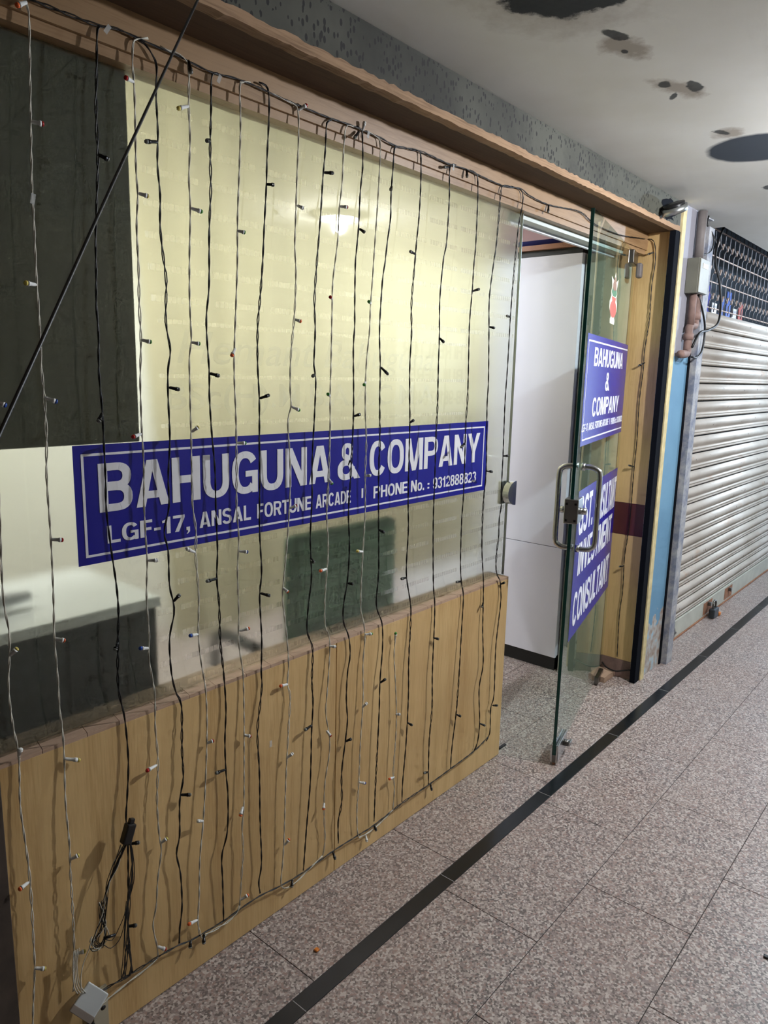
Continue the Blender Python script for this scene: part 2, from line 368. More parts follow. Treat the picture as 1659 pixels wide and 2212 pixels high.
# ---- a heavy sans letter set drawn from bars and bows (cap height 1)
TV, TH = .205, .165
def g_rect(x0, y0, x1, y1): return [[(x0, y0), (x1, y0), (x1, y1), (x0, y1)]]
def g_bow(cx, cy, rx, ry, a0, a1, tx=TV, ty=TH, n=14, e=2.35):
    def pt(a, ax, ay):
        c, s = math.cos(a), math.sin(a)
        return (cx+ax*math.copysign(abs(c)**(2/e), c), cy+ay*math.copysign(abs(s)**(2/e), s))
    A = [R(a0+(a1-a0)*i/n) for i in range(n+1)]; o = [pt(a, rx, ry) for a in A]; q = [pt(a, rx-tx, ry-ty) for a in A]
    return [[o[i], o[i+1], q[i+1], q[i]] for i in range(n)]
def g_mir(w_, polys): return [[(w_-x, y) for x, y in p] for p in polys]
def glyph(ch):
    t, h = TV, TH
    if ch == 'A':
        w_ = .84; l = [[(0, 0), (.225, 0), (w_/2, .76), (w_/2, 1), (w_/2-.135, 1)]]; return w_, l+g_mir(w_, l)+g_rect(.2, .17, w_-.2, .33)
    if ch == 'N': w_ = .78; return w_, g_rect(0, 0, t, 1)+g_rect(w_-t, 0, w_, 1)+[[(0, 1), (t+.035, 1), (w_, 0), (w_-t-.035, 0)]]
    if ch == 'M':
        w_ = .96; l = [[(0, 1), (.28, 1), (w_/2+.02, .18), (w_/2+.02, 0), (w_/2-.10, 0)]]; return w_, g_rect(0, 0, t-.02, 1)+g_rect(w_-t+.02, 0, w_, 1)+l+g_mir(w_, l)
    if ch == 'V':
        w_ = .80; l = [[(0, 1), (.225, 1), (w_/2, .27), (w_/2, 0), (w_/2-.13, 0)]]; return w_, l+g_mir(w_, l)
    if ch == 'Y':
        w_ = .82; l = [[(0, 1), (.235, 1), (w_/2, .60), (w_/2, .36), (w_/2-t/2, .36)]]; return w_, l+g_mir(w_, l)+g_rect(w_/2-t/2, 0, w_/2+t/2, .42)
    if ch == 'H': w_ = .77; return w_, g_rect(0, 0, t, 1)+g_rect(w_-t, 0, w_, 1)+g_rect(t, .42, w_-t, .59)
    if ch == 'E': w_ = .66; return w_, g_rect(0, 0, t, 1)+g_rect(t, 0, w_, h)+g_rect(t, .43, w_-.05, .58)+g_rect(t, 1-h, w_-.01, 1)
    if ch == 'F': w_ = .63; return w_, g_rect(0, 0, t, 1)+g_rect(t, .40, w_-.05, .56)+g_rect(t, 1-h, w_, 1)
    if ch == 'L': w_ = .62; return w_, g_rect(0, 0, t, 1)+g_rect(t, 0, w_, h)
    if ch == 'T': w_ = .68; return w_, g_rect(w_/2-t/2, 0, w_/2+t/2, 1)+g_rect(0, 1-h, w_, 1)
    if ch == 'I': return t, g_rect(0, 0, t, 1)
    if ch == 'U': w_ = .77; return w_, g_rect(0, .38, t, 1)+g_rect(w_-t, .38, w_, 1)+g_bow(w_/2, .385, w_/2, .40, 180, 360)
    if ch == 'O': w_ = .84; return w_, g_bow(w_/2, .5, w_/2, .515, 0, 360, n=26)
    if ch == 'C': w_ = .80; return w_, g_bow(w_/2+.005, .5, w_/2, .515, 32, 328, n=22)
    if ch == 'G': w_ = .83; return w_, g_bow(w_/2, .5, w_/2, .515, 34, 318, n=22)+g_rect(w_-t+.01, 0, w_-.01, .40)+g_rect(w_/2+.01, .40, w_-.01, .54)
    if ch == 'S': w_ = .76; return w_, g_bow(w_/2, .737, w_/2-.01, .275, 12, 275, ty=.155)+g_bow(w_/2, .283, w_/2, .295, 95, -168, ty=.155)
    if ch == 'D': w_ = .78; return w_, g_rect(0, 0, t, 1)+g_rect(t, 0, .36, h)+g_rect(t, 1-h, .36, 1)+g_bow(.34, .5, w_-.34, .5, -90, 90)
    if ch in 'BPR':
        w_ = .78; ry = .27 if ch == 'B' else .30; cy = 1-ry
        P_ = g_rect(0, 0, t, 1)+g_rect(t, 1-.155, .44, 1)+g_rect(t, cy-ry, .44, cy-ry+.155)+g_bow(.42, cy, w_-.44 if ch == 'B' else w_-.42, ry, -90, 90, ty=.155)
        if ch == 'B': P_ += g_rect(t, 0, .44, .155)+g_rect(t, .43, .44, .58)+g_bow(.42, .29, w_-.42, .29, -90, 90, ty=.155)
        if ch == 'R': P_ += [[(.34, .44), (.58, .44), (w_+.02, 0), (w_-.22, 0)]]
        return w_, P_
    if ch == '&': w_ = .94; return w_, g_bow(.40, .775, .235, .24, 0, 360, tx=.16, ty=.125, n=20)+g_bow(.36, .27, .36, .285, 60, 372, n=22)+[[(.19, .76), (.40, .70), (.96, 0), (.70, 0)]]
    if ch == '1': w_ = .50; return w_, g_rect(.24, 0, .24+t, 1)+[[(0, .66), (.25, .70), (.36, 1), (.26, 1), (.18, .86), (0, .80)]]
    if ch == '2': w_ = .66; return w_, g_rect(0, 0, w_, h)+g_bow(w_/2, .70, w_/2, .31, 172, -30, tx=.19)+[[(0, h), (.24, h), (w_, .56), (w_-.16, .50)]]
    if ch == '3': w_ = .68; return w_, g_bow(w_/2, .735, w_/2-.02, .275, 165, -80, tx=.19, ty=.15)+g_bow(w_/2, .285, w_/2, .30, 85, -170, tx=.2, ty=.15)
    if ch == '4': w_ = .70; return w_, g_rect(.38, 0, .57, 1)+g_rect(0, .22, w_, .37)+[[(0, .37), (.17, .37), (.5, 1), (.38, 1)]]
    if ch == '7': w_ = .66; return w_, g_rect(0, 1-h, w_, 1)+[[(.10, 0), (.32, 0), (w_, .84), (.46, .84)]]
    if ch == '8': w_ = .70; return w_, g_bow(w_/2, .75, w_/2-.03, .265, 0, 360, tx=.18, ty=.14, n=20)+g_bow(w_/2, .285, w_/2, .30, 0, 360, tx=.2, ty=.15, n=20)
    if ch == '9': w_ = .70; return w_, g_bow(w_/2, .67, w_/2, .345, 0, 360, tx=.2, ty=.15, n=20)+g_bow(w_/2, .34, w_/2, .355, 0, -165, tx=.2, ty=.15)+g_rect(w_-.2, .34, w_, .67)
    if ch == '0': w_ = .70; return w_, g_bow(w_/2, .5, w_/2, .515, 0, 360, tx=.2, ty=.155, n=24)
    if ch == 'o': w_ = .66; return w_, g_bow(w_/2, .365, w_/2, .38, 0, 360, tx=.19, ty=.15, n=20)
    if ch == '-': return .36, g_rect(0, .30, .36, .46)
    if ch == '.': return .2, g_rect(0, 0, .2, .2)
    if ch == ':': return .2, g_rect(0, 0, .2, .2)+g_rect(0, .5, .2, .7)
    if ch == ',': return .2, g_rect(0, 0, .2, .2)+[[(.09, 0), (.2, 0), (.2, -.09), (.07, -.22), (0, -.22), (.09, -.1)]]
    return .26, []
def lettering(name, body, origin, ux, x0, x1, z0, z1, mat, parent=None, out=(0, -1, 0), thick=.0008, gap=.085):
    """heavy letters between x0..x1, baseline z0, cap line z1, on the plane through origin with horizontal axis ux"""
    pen = 0; polys = []
    for ch in body:
        w_, ps = glyph(ch); polys += [[(x+pen, y) for x, y in p] for p in ps]; pen += w_+gap
    pen -= gap; o = Vector(origin); ux = Vector(ux); n = Vector(out); bm = bmesh.new()
    for j, p in enumerate(polys):                 # overlapping bars sit at slightly different heights
        q = [o+ux*(x0+(x1-x0)*x/pen)+Vector((0, 0, z0+(z1-z0)*y)) for x, y in p]
        a = [bm.verts.new(v) for v in q]; b = [bm.verts.new(v+n*(thick+3e-5*(j*7 % 11))) for v in q]; m_ = len(q)
        bm.faces.new(b)
        for i in range(m_): bm.faces.new((a[i], a[(i+1) % m_], b[(i+1) % m_], b[i]))
    bmesh.ops.recalc_face_normals(bm, faces=bm.faces)
    return link(name, from_bm(bm, name), mat, parent)

# ================================================================== SETTING
XL, XR, YO = -2.4, 9.0, -2.62          # corridor: added left end wall, open right end, opposite wall
ZC = 2.30                               # false ceiling
# ---- floor: granite tiles 0.61 x 0.305 and a black inlaid stripe
floor = struct(box('floor', XL, XR, YO-.05, 2.6, -.06, -.0015, 'grout'), 'speckled granite tile floor of the corridor')
tile_cache = {}
def tile(x0, x1, y0, y1, mat, name):
    g = .0011; key = (round(x1-x0, 3), round(y1-y0, 3), mat)
    if key not in tile_cache:
        bm = bmesh.new(); w_, d_ = (x1-x0)/2-g, (y1-y0)/2-g
        bm_box(bm, -w_, w_, -d_, d_, -.02, 0, .0006); me = from_bm(bm, name); me.materials.append(MATS[mat]); tile_cache[key] = me
    o = bpy.data.objects.new(name, tile_cache[key]); C.objects.link(o); o.location = ((x0+x1)/2, (y0+y1)/2, 0); o.parent = floor
    return o
T = .6125
rows = [(-.6055, -.30, 1.60), (-.911, -.6055, 1.91), (-1.2165, -.911, 1.60), (-1.522, -1.2165, 1.91), (-1.8275, -1.522, 1.6), (-2.133, -1.8275, 1.91), (-2.62, -2.133, 1.6),
        (-.25, .03, 1.72), (.03, .40, 2.15), (.40, .77, 2.46), (.77, 1.14, 2.15), (1.14, 1.87, 2.46), (1.87, 2.6, 2.15)]
for y0, y1, ph in rows:
    n0 = math.floor((XL-ph)/T)
    x = ph+n0*T
    while x < XR:
        a, b = max(x, XL), min(x+T, XR)
        if b-a > .02 and not (y0 < -.92 and b < -.7): tile(a, b, y0, y1, 'granite', 'floor_tile')
        x += T
x = 1.0333-T*6
while x < XR:
    a, b = max(x, XL), min(x+T, XR)
    if b-a > .02:
        tile(a, b, -.30, -.25, 'tile_black', 'stripe_tile')
        box('stripe_joint', b-.0010, b+.0010, -.2985, -.2515, -.01, -.0002, 'stripe_joint', floor)
    x += T

# ---- corridor shell
ce = bmesh.new()
def slab(pts, z0, z1):
    a = [ce.verts.new((x, y, z0)) for x, y in pts]; b = [ce.verts.new((x, y, z1)) for x, y in pts]; n = len(pts)
    ce.faces.new(a); ce.faces.new(b[::-1])
    for i in range(n): ce.faces.new((a[i], b[i], b[(i+1) % n], a[(i+1) % n]))
slab([(XL, YO), (XR, YO), (XR, -.122), (4.19, -.122), (4.19, .06), (3.93, .06), (3.93, -.122), (XL, -.122)], ZC, ZC+.025)
bmesh.ops.recalc_face_normals(ce, faces=ce.faces)
struct(link('ceiling', from_bm(ce, 'ceiling'), 'ceiling_paint'), 'white painted corridor ceiling with black mould patches')
struct(box('wall_opposite', XL, XR, YO-.1, YO, 0, ZC+.3, 'opposite_wall_dimmed'), 'cream wall across the corridor, darkened to cut bounced light')
struct(box('wall_left_blocker', XL-.1, XL, YO-.1, 2.6, 0, ZC+.3, 'post_dark'), 'unseen end wall added to keep the corridor dim')  # added out of view, in a dark colour, to dim the left end
struct(box('ceiling_slab', XL, XR, YO-.1, 2.7, 2.62, 2.70, 'dark_void'), 'dark slab above the false ceiling')
# ---- beam and soffit over the shopfront
bm = bmesh.new(); bm_box(bm, XL, 3.50, -.135, -.105, 2.185, 2.288)
bm_box(bm, XL, 3.50, -.130, -.105, 2.285, 2.6)
struct(link('trim_1', from_bm(bm, 'beam'), 'beam_dirty'), 'grey beam with black pits over the shopfront')
bm = bmesh.new(); n = 220
# ragged plywood edge under the beam
top, bot = [], []
for i in range(n+1):
    x = -.6+4.1*i/n; top.append(bm.verts.new((x, -.139, 2.19+random.uniform(-.003, .003)))); bot.append(bm.verts.new((x, -.137, 2.170+random.uniform(-.0015, .0015))))
for i in range(n): bm.faces.new((top[i], bot[i], bot[i+1], top[i+1]))
e = bmesh.ops.extrude_face_region(bm, geom=bm.faces[:]); bmesh.ops.translate(bm, verts=[v for v in e['geom'] if isinstance(v, bmesh.types.BMVert)], vec=(0, .03, 0))
struct(link('trim_2', from_bm(bm, 'ply'), 'ply_edge'), 'ragged raw plywood edge under the grey beam')
struct(box('trim_3', XL, 3.49, -.135, .08, 2.172, 2.186, 'soffit_wood_shaded'), 'brown wooden soffit under the beam')
struct(box('trim_4', XL, 3.49, 0, .08, 2.098, 2.172, 'fascia_wood'), 'brown wooden fascia above the glass')
struct(box('trim_5', XL, 3.49, .008, .06, 2.078, 2.098, 'fascia_wood'), 'thin wooden bead along the top of the glass')
struct(box('wall_upper_blocker', XL, 3.49, .02, .09, 2.186, 2.62, 'dark_void'))  # unseen wall added above the fascia to block light

# ---- low wooden panel below the glass
front = struct(empty('wall_front', (1.45, .05, 0)), 'low wood laminate panel below the glass')
def P(o, par):                         # parent while keeping world placement
    o.parent = par; o.matrix_parent_inverse = Matrix.Translation(par.location).inverted() if not par.rotation_euler.z else (Matrix.Translation(par.location) @ par.rotation_euler.to_matrix().to_4x4()).inverted(); return o
for a, b in ((.505, 1.4335), (1.4365, 2.388)):
    P(box('laminate_board', a, b, 0, .012, .002, .738, 'laminate_wood', bev=.0008), front)
P(box('panel_core', .505, 2.384, .0121, .10, 0, .736, 'ledge_wood'), front)
bm = bmesh.new(); x = .505; i = 0
while x < 2.388:
    b = min(x+.085+.012*math.sin(i*2.3), 2.388); sk = .02
    lo = [(x, 0), (b-.0012, 0), (min(b-.0012+sk, 2.388), .10), (x+sk if i else x, .10)]
    a_ = [bm.verts.new((px, py, .738)) for px, py in lo]; b_ = [bm.verts.new((px, py, .747)) for px, py in lo]
    bm.faces.new(b_); bm.faces.new(a_[::-1])
    for j in range(4): bm.faces.new((a_[j], a_[(j+1) % 4], b_[(j+1) % 4], b_[j]))
    x = b; i += 1
P(link('ledge_strip', from_bm(bm, 'ledge'), 'ledge_wood'), front)
struct(box('trim_6', .462, .503, -.01, .08, 0, 2.1, 'post_dark', bev=.002), 'dark wooden post at the end of the panel')
struct(box('wall_side', XL, .461, .0, .12, 0, 2.1, 'brick_red'), 'rough reddish wall beside the wooden panel')

# ---- fixed pane with frosted film
pane = struct(box('window_1', .503, 2.397, .028, .038, .747, 2.10, 'window_glass'), 'large fixed shop window pane with frosted film')
box('edge_strip', 2.397, 2.3985, .028, .038, .747, 2.078, 'aluminium', pane)
box('frosted_film', .504, 2.392, .0386, .0396, .748, 2.095, 'frosted_film', pane)
script_lettering('etched_name', 'Hemant Bahuguna', (0, .0384, 0), (1, 0, 0), .955, 1.905, 1.492, 1.588, 'etched_letters', pane, thick=.0002, shear=.25, bold=.0)
script_lettering('etched_degrees', 'BSc(H).M.B.A.A.C.M.A.', (0, .0384, 0), (1, 0, 0), .925, 1.93, 1.395, 1.472, 'etched_letters', pane, thick=.0002, bold=.01)
# ---- header over the doorway
struct(box('trim_7', 2.40, 3.48, .04, .085, 2.062, 2.0778, 'header_grey'), 'grey green door header under the fascia')
struct(box('trim_8', 2.40, 3.48, .086, .10, 2.052, 2.10, 'cabinet_white'), 'white inner edge of the door header')

# ---- pier between the two shops
pier = struct(box('wall_pier', 3.502, 3.80, -.13, .225, 0, 2.55, 'blue_wall'), 'peeling light blue pier between the two shops')
pil = struct(empty('wall_pilaster', (3.495, -.02, 0)), 'wooden pilaster side beside the glass door')
P(box('wood_panel', 3.488, 3.502, -.10, .062, .095, .744, 'laminate_wood'), pil)
P(box('maroon_band', 3.4875, 3.502, -.10, .062, .745, .905, 'maroon_laminate'), pil)
P(box('wood_panel', 3.488, 3.502, -.10, .062, .906, 2.172, 'laminate_wood'), pil)
P(box('chipped_edge', 3.482, 3.502, -.109, -.10, .06, 2.172, 'chipped_white'), pil)
struct(box('trim_9', 3.458, 3.516, -.136, -.1095, 0, 2.17, 'dark_void'), 'black steel shutter channel beside the pilaster')
struct(box('trim_10', 3.517, 3.562, -.142, -.131, 0, 2.29, 'yellow_strip'), 'worn pale yellow strip along the pier corner')
struct(box('trim_11', 3.36, 3.487, -.02, .225, 0, .028, 'ledge_wood'), 'broken threshold piece at the door hinge')
struct(box('trim_12', 3.33, 3.487, .065, .224, 0, 2.08, 'jamb_green'), 'grey green jamb behind the glass door')
guide = struct(box('trim_13', 3.825, 3.905, -.165, -.03, 0, 2.24, 'guide_paint'), 'grey painted guide rail of the rolling shutter')
struct(box('trim_14', 3.801, 3.824, -.135, -.03, 0, 2.24, 'dark_void'), 'dark slot beside the shutter guide')
# ---- second shop behind the grille
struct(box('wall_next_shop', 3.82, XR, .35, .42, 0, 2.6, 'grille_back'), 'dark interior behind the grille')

# ---- office room
struct(box('wall_office_back', XL, 3.9, 2.3, 2.4, 0, 2.62, 'office_wall'), 'cream back wall of the office')
struct(box('wall_office_right', 3.78, 3.88, .30, 2.3, 0, 2.62, 'pink_wall'), 'pink wall of the office')
struct(box('wall_office_left', -.1, 0.0, .12, 2.3, 0, 2.62, 'office_wall'), 'cream side wall of the office')
struct(box('ceiling_office', 0, 3.78, .10, 2.3, 2.42, 2.46, 'office_wall'), 'white office ceiling')

# ================================================================== OFFICE THINGS
tc = tag(empty('tall_cabinet', (3.52, .8, 0)), 'tall white laminate cabinet standing inside the open doorway', 'cabinet')
P(box('plinth', 3.33, 3.74, .245, 1.32, 0, .085, 'cabinet_black'), tc)
P(box('body', 3.318, 3.74, .232, 1.32, .086, 2.085, 'cabinet_white'), tc)
P(box('lower_door', 3.30, 3.317, .230, 1.32, .080, .6615, 'cabinet_white', bev=.001), tc)
P(box('upper_door', 3.30, 3.317, .230, 1.32, .6645, 2.083, 'cabinet_white', bev=.001), tc)
sh = tag(empty('loft_shelf', (3.5, .8, 2.09)), 'brown wooden loft shelf above the tall white cabinet', 'shelf')
P(box('board', 3.285, 3.76, .205, 1.35, 2.112, 2.135, 'shelf_wood'), sh)
P(box('gap_strip', 3.31, 3.36, .235, 1.33, 2.086, 2.1115, 'cabinet_black'), sh)  # black strip painting the dark gap under the board
for i in range(2):
    a = tag(tube('banner_roll', [(3.345+.05*i, .36+.12*i, 2.1525+.002*i), (3.345+.05*i, 1.3, 2.1525+.002*i)], .0165+.002*i, 'blue_fabric', sides=14), ['blue rolled banner lying along the front edge of the loft shelf', 'blue rolled banner lying behind another on the loft shelf'][i], 'banner', 'blue rolls on the loft shelf')
wc = tag(empty('wall_cabinet', (.43, .2, 1.345)), 'dark olive cabinet back behind the frosted glass beside the diagonal cable', 'cabinet')
P(box('body', .02, .866, .055, .36, 1.345, 2.40, 'olive_board', bev=.003), wc)
P(box('door', .03, .445, .361, .378, 1.35, 2.39, 'olive_board', bev=.002), wc); P(box('door', .448, .862, .361, .378, 1.35, 2.39, 'olive_board', bev=.002), wc)
lc = tag(empty('low_cabinet', (.48, .2, 0)), 'low dark slate cabinet with pale grey top behind the frosted glass', 'cabinet')
P(box('body', .02, .935, .125, .34, 0, .935, 'slate_cabinet', bev=.004), lc)
P(box('worktop', .01, .945, .120, .50, .936, .962, 'grey_top', bev=.003), lc)
for i in range(2): P(box('door', .03+.455*i, .475+.455*i, .341, .356, .05, .92, 'slate_cabinet', bev=.002), lc)
pp_ = tag(tube('paper_roll', [(.30, .24, .985), (.47, .25, .985), (.60, .27, .985), (.70, .27, .985)], [.012, .02, .022, .012], 'sign_white', sides=12), 'white rolled paper lying on the low slate cabinet', 'paper')
# curtain
bm = bmesh.new(); nx = 130; cols = []
for i in range(nx+1):
    y = .60+.020*math.sin(i*.62)+.010*math.sin(i*.23+1)
    cols.append([bm.verts.new((xl+(3.10-xl)*i/nx, y+dy, z)) for z, xl in ((.62, 1.30), (2.38, 1.165)) for dy in (0, .004)])
for a, b in zip(cols, cols[1:]):
    bm.faces.new((a[0], b[0], b[2], a[2])); bm.faces.new((a[1], a[3], b[3], b[1])); bm.faces.new((a[0], a[1], b[1], b[0])); bm.faces.new((a[2], b[2], b[3], a[3]))
cu = tag(empty('curtain', (2.1, .60, .62)), 'long cream pleated curtain hanging behind the frosted glass', 'curtain')
P(link('cloth', from_bm(bm, 'cloth', True), 'curtain_cream'), cu)
P(tube('rod', [(1.15, .60, 2.392), (3.14, .60, 2.392)], .011, 'steel'), cu)
# chair
ch = tag(empty('office_chair', (1.63, .30, 0)), 'green upholstered office chair standing close behind the frosted glass', 'chair')
P(box('backrest', 1.385, 1.865, .13, .185, .60, 1.035, 'chair_green', bev=.025), ch)
P(box('seat', 1.40, 1.85, .18, .52, .42, .50, 'chair_green', bev=.03), ch)
P(box('back_bracket', 1.59, 1.66, .185, .20, .40, .70, 'dark_plastic', bev=.004), ch)
P(tube('column', [(1.625, .35, .10), (1.625, .35, .42)], .025, 'dark_plastic'), ch)
for i in range(5):
    a = i*2*math.pi/5+.3; e = Vector((1.625+.20*math.cos(a), .35+.17*math.sin(a), .06))
    P(tube('base_leg', [(1.625, .35, .10), e], [.022, .013], 'dark_plastic'), ch)
    P(tube('castor', [e+Vector((-.012, 0, -.032)), e+Vector((.012, 0, -.032))], .027, 'dark_plastic', sides=12), ch)
for s_ in (-1, 1):
    P(tube('armrest', spline([(1.625+s_*.24, .42, .46), (1.625+s_*.29, .42, .50), (1.625+s_*.295, .42, .68), (1.625+s_*.295, .22, .69)], .03), .018, 'dark_plastic'), ch)

# lamps of the office: tube fittings on the office ceiling
for i, (x, y, wt, col, lab) in enumerate(OFFICE_LAMPS):
    t = tag(empty('tube_light', (x, y, 2.42)), lab, 'lamp', 'tube lights on the office ceiling')
    P(box('housing', x-.6, x+.6, y-.04, y+.04, 2.392, 2.42, 'bulb_white', bev=.004), t)
    P(tube('tube', [(x-.57, y, 2.376), (x+.57, y, 2.376)], .013, 'lamp_glow', sides=10), t)
    ld = bpy.data.lights.new('tube_light_lamp', 'AREA'); ld.shape = 'RECTANGLE'; ld.size = 1.14; ld.size_y = .05; ld.energy = wt; ld.color = col
    lo = bpy.data.objects.new('tube_light_lamp', ld); C.objects.link(lo); lo.location = (x, y, 2.355); P(lo, t)
# corridor lamps
for i, (x, y, d_, wt, col, lab) in enumerate(CORRIDOR_LAMPS):
    t = tag(empty('ceiling_lamp', (x, y, ZC)), lab, 'lamp', 'round lamps on the corridor ceiling')
    P(tube('rim', [(x, y, ZC-.022), (x, y, ZC-.0005)], d_/2+.012, 'bulb_white', sides=32), t)
    P(tube('diffuser', [(x, y, ZC-.026), (x, y, ZC-.0225)], d_/2, 'lamp_glow', sides=32), t)
    ld = bpy.data.lights.new('ceiling_lamp_light', 'POINT'); ld.shadow_soft_size = .03; ld.energy = wt; ld.color = col
    lo = bpy.data.objects.new('ceiling_lamp_light', ld); C.objects.link(lo); lo.location = (x, y, ZC-.062); P(lo, t)

# ================================================================== SHOP SIGN ON THE GLASS
sg = tag(empty('shop_sign', (1.465, .027, 1.10)), 'long blue shop sign with white lettering stuck on the shop window', 'sign')
P(box('backing', .699, 2.230, .0268, .0279, 1.099, 1.347, 'sign_blue'), sg)
def line(o, x0, x1, z0, z1, mat='sign_white'): return P(box(o, x0, x1, .0261, .02675, z0, z1, mat), sg)
line('border_line', .715, 2.208, 1.3245, 1.3295); line('border_line', .715, 2.208, 1.1145, 1.1195)
line('border_line', .715, .7205, 1.1195, 1.3245); line('border_line', 2.203, 2.208, 1.1195, 1.3245)
Z0, Z1 = 1.2055, 1.3075
def sl(name, body, x0, x1, z0=Z0, z1=Z1, **kw): P(lettering(name, body, (0, .02675, 0), (1, 0, 0), x0, x1, z0, z1, 'sign_white', **kw), sg)
sl('lettering', 'BAHUGUNA', .750, 1.430)
sl('lettering', '&', 1.458, 1.550)
sl('lettering', 'COMPANY', 1.592, 2.180)
sl('lettering', 'LGF-17,', .764, .968, 1.1375, 1.1755); sl('lettering', 'ANSAL', .995, 1.148, 1.137, 1.1745)
sl('lettering', 'FORTUNE', 1.168, 1.356, 1.1365, 1.1735); sl('lettering', 'ARCADE', 1.374, 1.514, 1.1365, 1.1735)
line('divider', 1.560, 1.567, 1.1445, 1.173)
sl('lettering', 'PHONE', 1.613, 1.775, 1.137, 1.1735); sl('lettering', 'No.', 1.793, 1.862, 1.137, 1.1735); sl('lettering', ':', 1.880, 1.890, 1.139, 1.165)
sl('lettering', '9312888823', 1.910, 2.165, 1.135, 1.1715)

# silver lock box on the pane edge beside the doorway
lk = tag(empty('lock_strike', (2.38, .02, 1.02)), 'silver half round lock box on the edge of the shop window', 'lock')
bm = bmesh.new(); pts = []
for i in range(17):
    a = math.pi/2+math.pi*i/16; pts.append((2.412+.058*math.cos(a), 1.071+.0465*math.sin(a)))
for y0, y1 in ((.002, .0275),):
    A = [bm.verts.new((x, y0, z)) for x, z in pts]; B = [bm.verts.new((x, y1, z)) for x, z in pts]
    bm.faces.new(A); bm.faces.new(B[::-1])
    for i in range(len(pts)): bm.faces.new((A[i], B[i], B[(i+1) % len(pts)], A[(i+1) % len(pts)]))
bmesh.ops.recalc_face_normals(bm, faces=bm.faces)
P(link('front_plate', from_bm(bm, 'plate'), 'steel'), lk)
P(box('back_plate', 2.365, 2.412, .0398, .055, 1.027, 1.115, 'steel', bev=.003), lk)

# ================================================================== GLASS DOOR
FX, FY, DA = 2.46, -.205, R(13.897)
door = empty('door_1', (FX, FY, 0), DA); struct(door, 'frameless glass door standing ajar towards the corridor')
def D(o, par=None): o.parent = par or door; return o          # geometry in door space: x along the leaf, -y corridor side
D(box('glass_leaf', .0035, .998, -.006, .006, .045, 2.078, 'door_glass'))
D(box('leaf_edge', 0, .0033, -.006, .006, .045, 2.078, 'glass_edge'))
D(box('bottom_patch', .002, .16, -.0155, -.0062, .012, .085, 'steel', bev=.002)); D(box('bottom_patch', .002, .16, .0062, .0155, .012, .085, 'steel', bev=.002))
D(box('patch_core', .002, .16, -.0060, .0060, .012, .0445, 'steel_dark'))
D(tube('floor_bolt', [(.012, 0, .002), (.012, 0, .012)], .006, 'shutter_rust'))
D(tube('thumb_turn', [(.115, -.0155, .05), (.115, -.034, .05)], .014, 'steel_dark', sides=14)); D(box('thumb_tab', .10, .135, -.042, -.034, .044, .062, 'steel', bev=.002))
D(box('top_hinge_patch', .87, .998, -.018, .018, 2.02, 2.0785, 'steel_dark', bev=.003)); D(box('hinge_arm', .945, .99, -.045, -.0185, 1.965, 2.03, 'pipe_grey', bev=.008))
D(box('bottom_hinge_patch', .86, .998, -.016, .016, .01, .0448, 'steel_dark', bev=.003))
for s_ in (-1, 1):
    y = s_*.075; z0, z1, x0 = .862, 1.178, .10
    D(tube('handle', spline([(x0, s_*.007, z1), (x0, s_*.045, z1), (x0, s_*.066, z1-.009), (x0, y, z1-.032), (x0, y, (z0+z1)/2), (x0, y, z0+.032), (x0, s_*.066, z0+.009), (x0, s_*.045, z0), (x0, s_*.007, z0)], .008), .0105, 'steel', sides=12))
    for z in (z0, z1): D(tube('handle_collar', [(x0, s_*.0062, z), (x0, s_*.02, z)], .0145, 'steel', sides=16))
lockb = D(box('lock_body', -.008, .075, -.026, .026, .975, 1.068, 'steel', bev=.003))
for s_ in (-1, 1):
    D(tube('lock_cylinder', [(.035, s_*.0262, 1.02), (.035, s_*.048, 1.02)], .013, 'steel', sides=16))
    for z in (.988, 1.05): D(box('screw_slot', -.0095, -.0082, s_*.016-.004, s_*.016+.004, z-.004, z+.004, 'dark_plastic'))

# posters on the door (door space, corridor side), kept as things of their own
def on_door(name, label, cat):
    e = empty(name, (FX, FY, 0), DA); return tag(e, label, cat)
p1 = on_door('door_sign', 'square blue company sign on the upper part of the glass door', 'sign')
D(box('backing', .040, .985, -.0068, -.0061, 1.257, 1.665, 'poster_blue'), p1)
def L(par, body, x0, x1, z0, z1, **kw):
    o = lettering('lettering', body, (0, -.0069, 0), (1, 0, 0), x0, x1, z0, z1, 'sign_white', thick=.0006, **kw); o.parent = par; return o
def B(par, x0, x1, z0, z1): D(box('border_line', x0, x1, -.0074, -.0069, z0, z1, 'sign_white'), par)
B(p1, .062, .975, 1.638, 1.644); B(p1, .062, .975, 1.276, 1.282); B(p1, .062, .067, 1.282, 1.638)
L(p1, 'BAHUGUNA', .185, .865, 1.552, 1.622); L(p1, '&', .46, .555, 1.457, 1.530); L(p1, 'COMPANY', .215, .84, 1.360, 1.432)
L(p1, 'LGF-17, ANSAL FORTUNE ARCADE', .045, .60, 1.310, 1.338); D(box('divider', .632, .642, -.0074, -.0069, 1.310, 1.338, 'sign_white'), p1); L(p1, 'PHONE No. : 9312888823', .67, .972, 1.308, 1.336)
p2 = on_door('consultant_sign', 'blue consultant sign on the lower part of the glass door', 'sign')
D(box('backing', .085, .978, -.0068, -.0061, .486, 1.085, 'poster_blue'), p2)
L(p2, 'GST.', .118, .40, .905, 1.055); L(p2, 'CONSULTANT', .44, .968, .895, 1.045)
L(p2, 'INVESTMENT', .165, .925, .735, .868); L(p2, 'CONSULTANT', .13, .935, .530, .668)
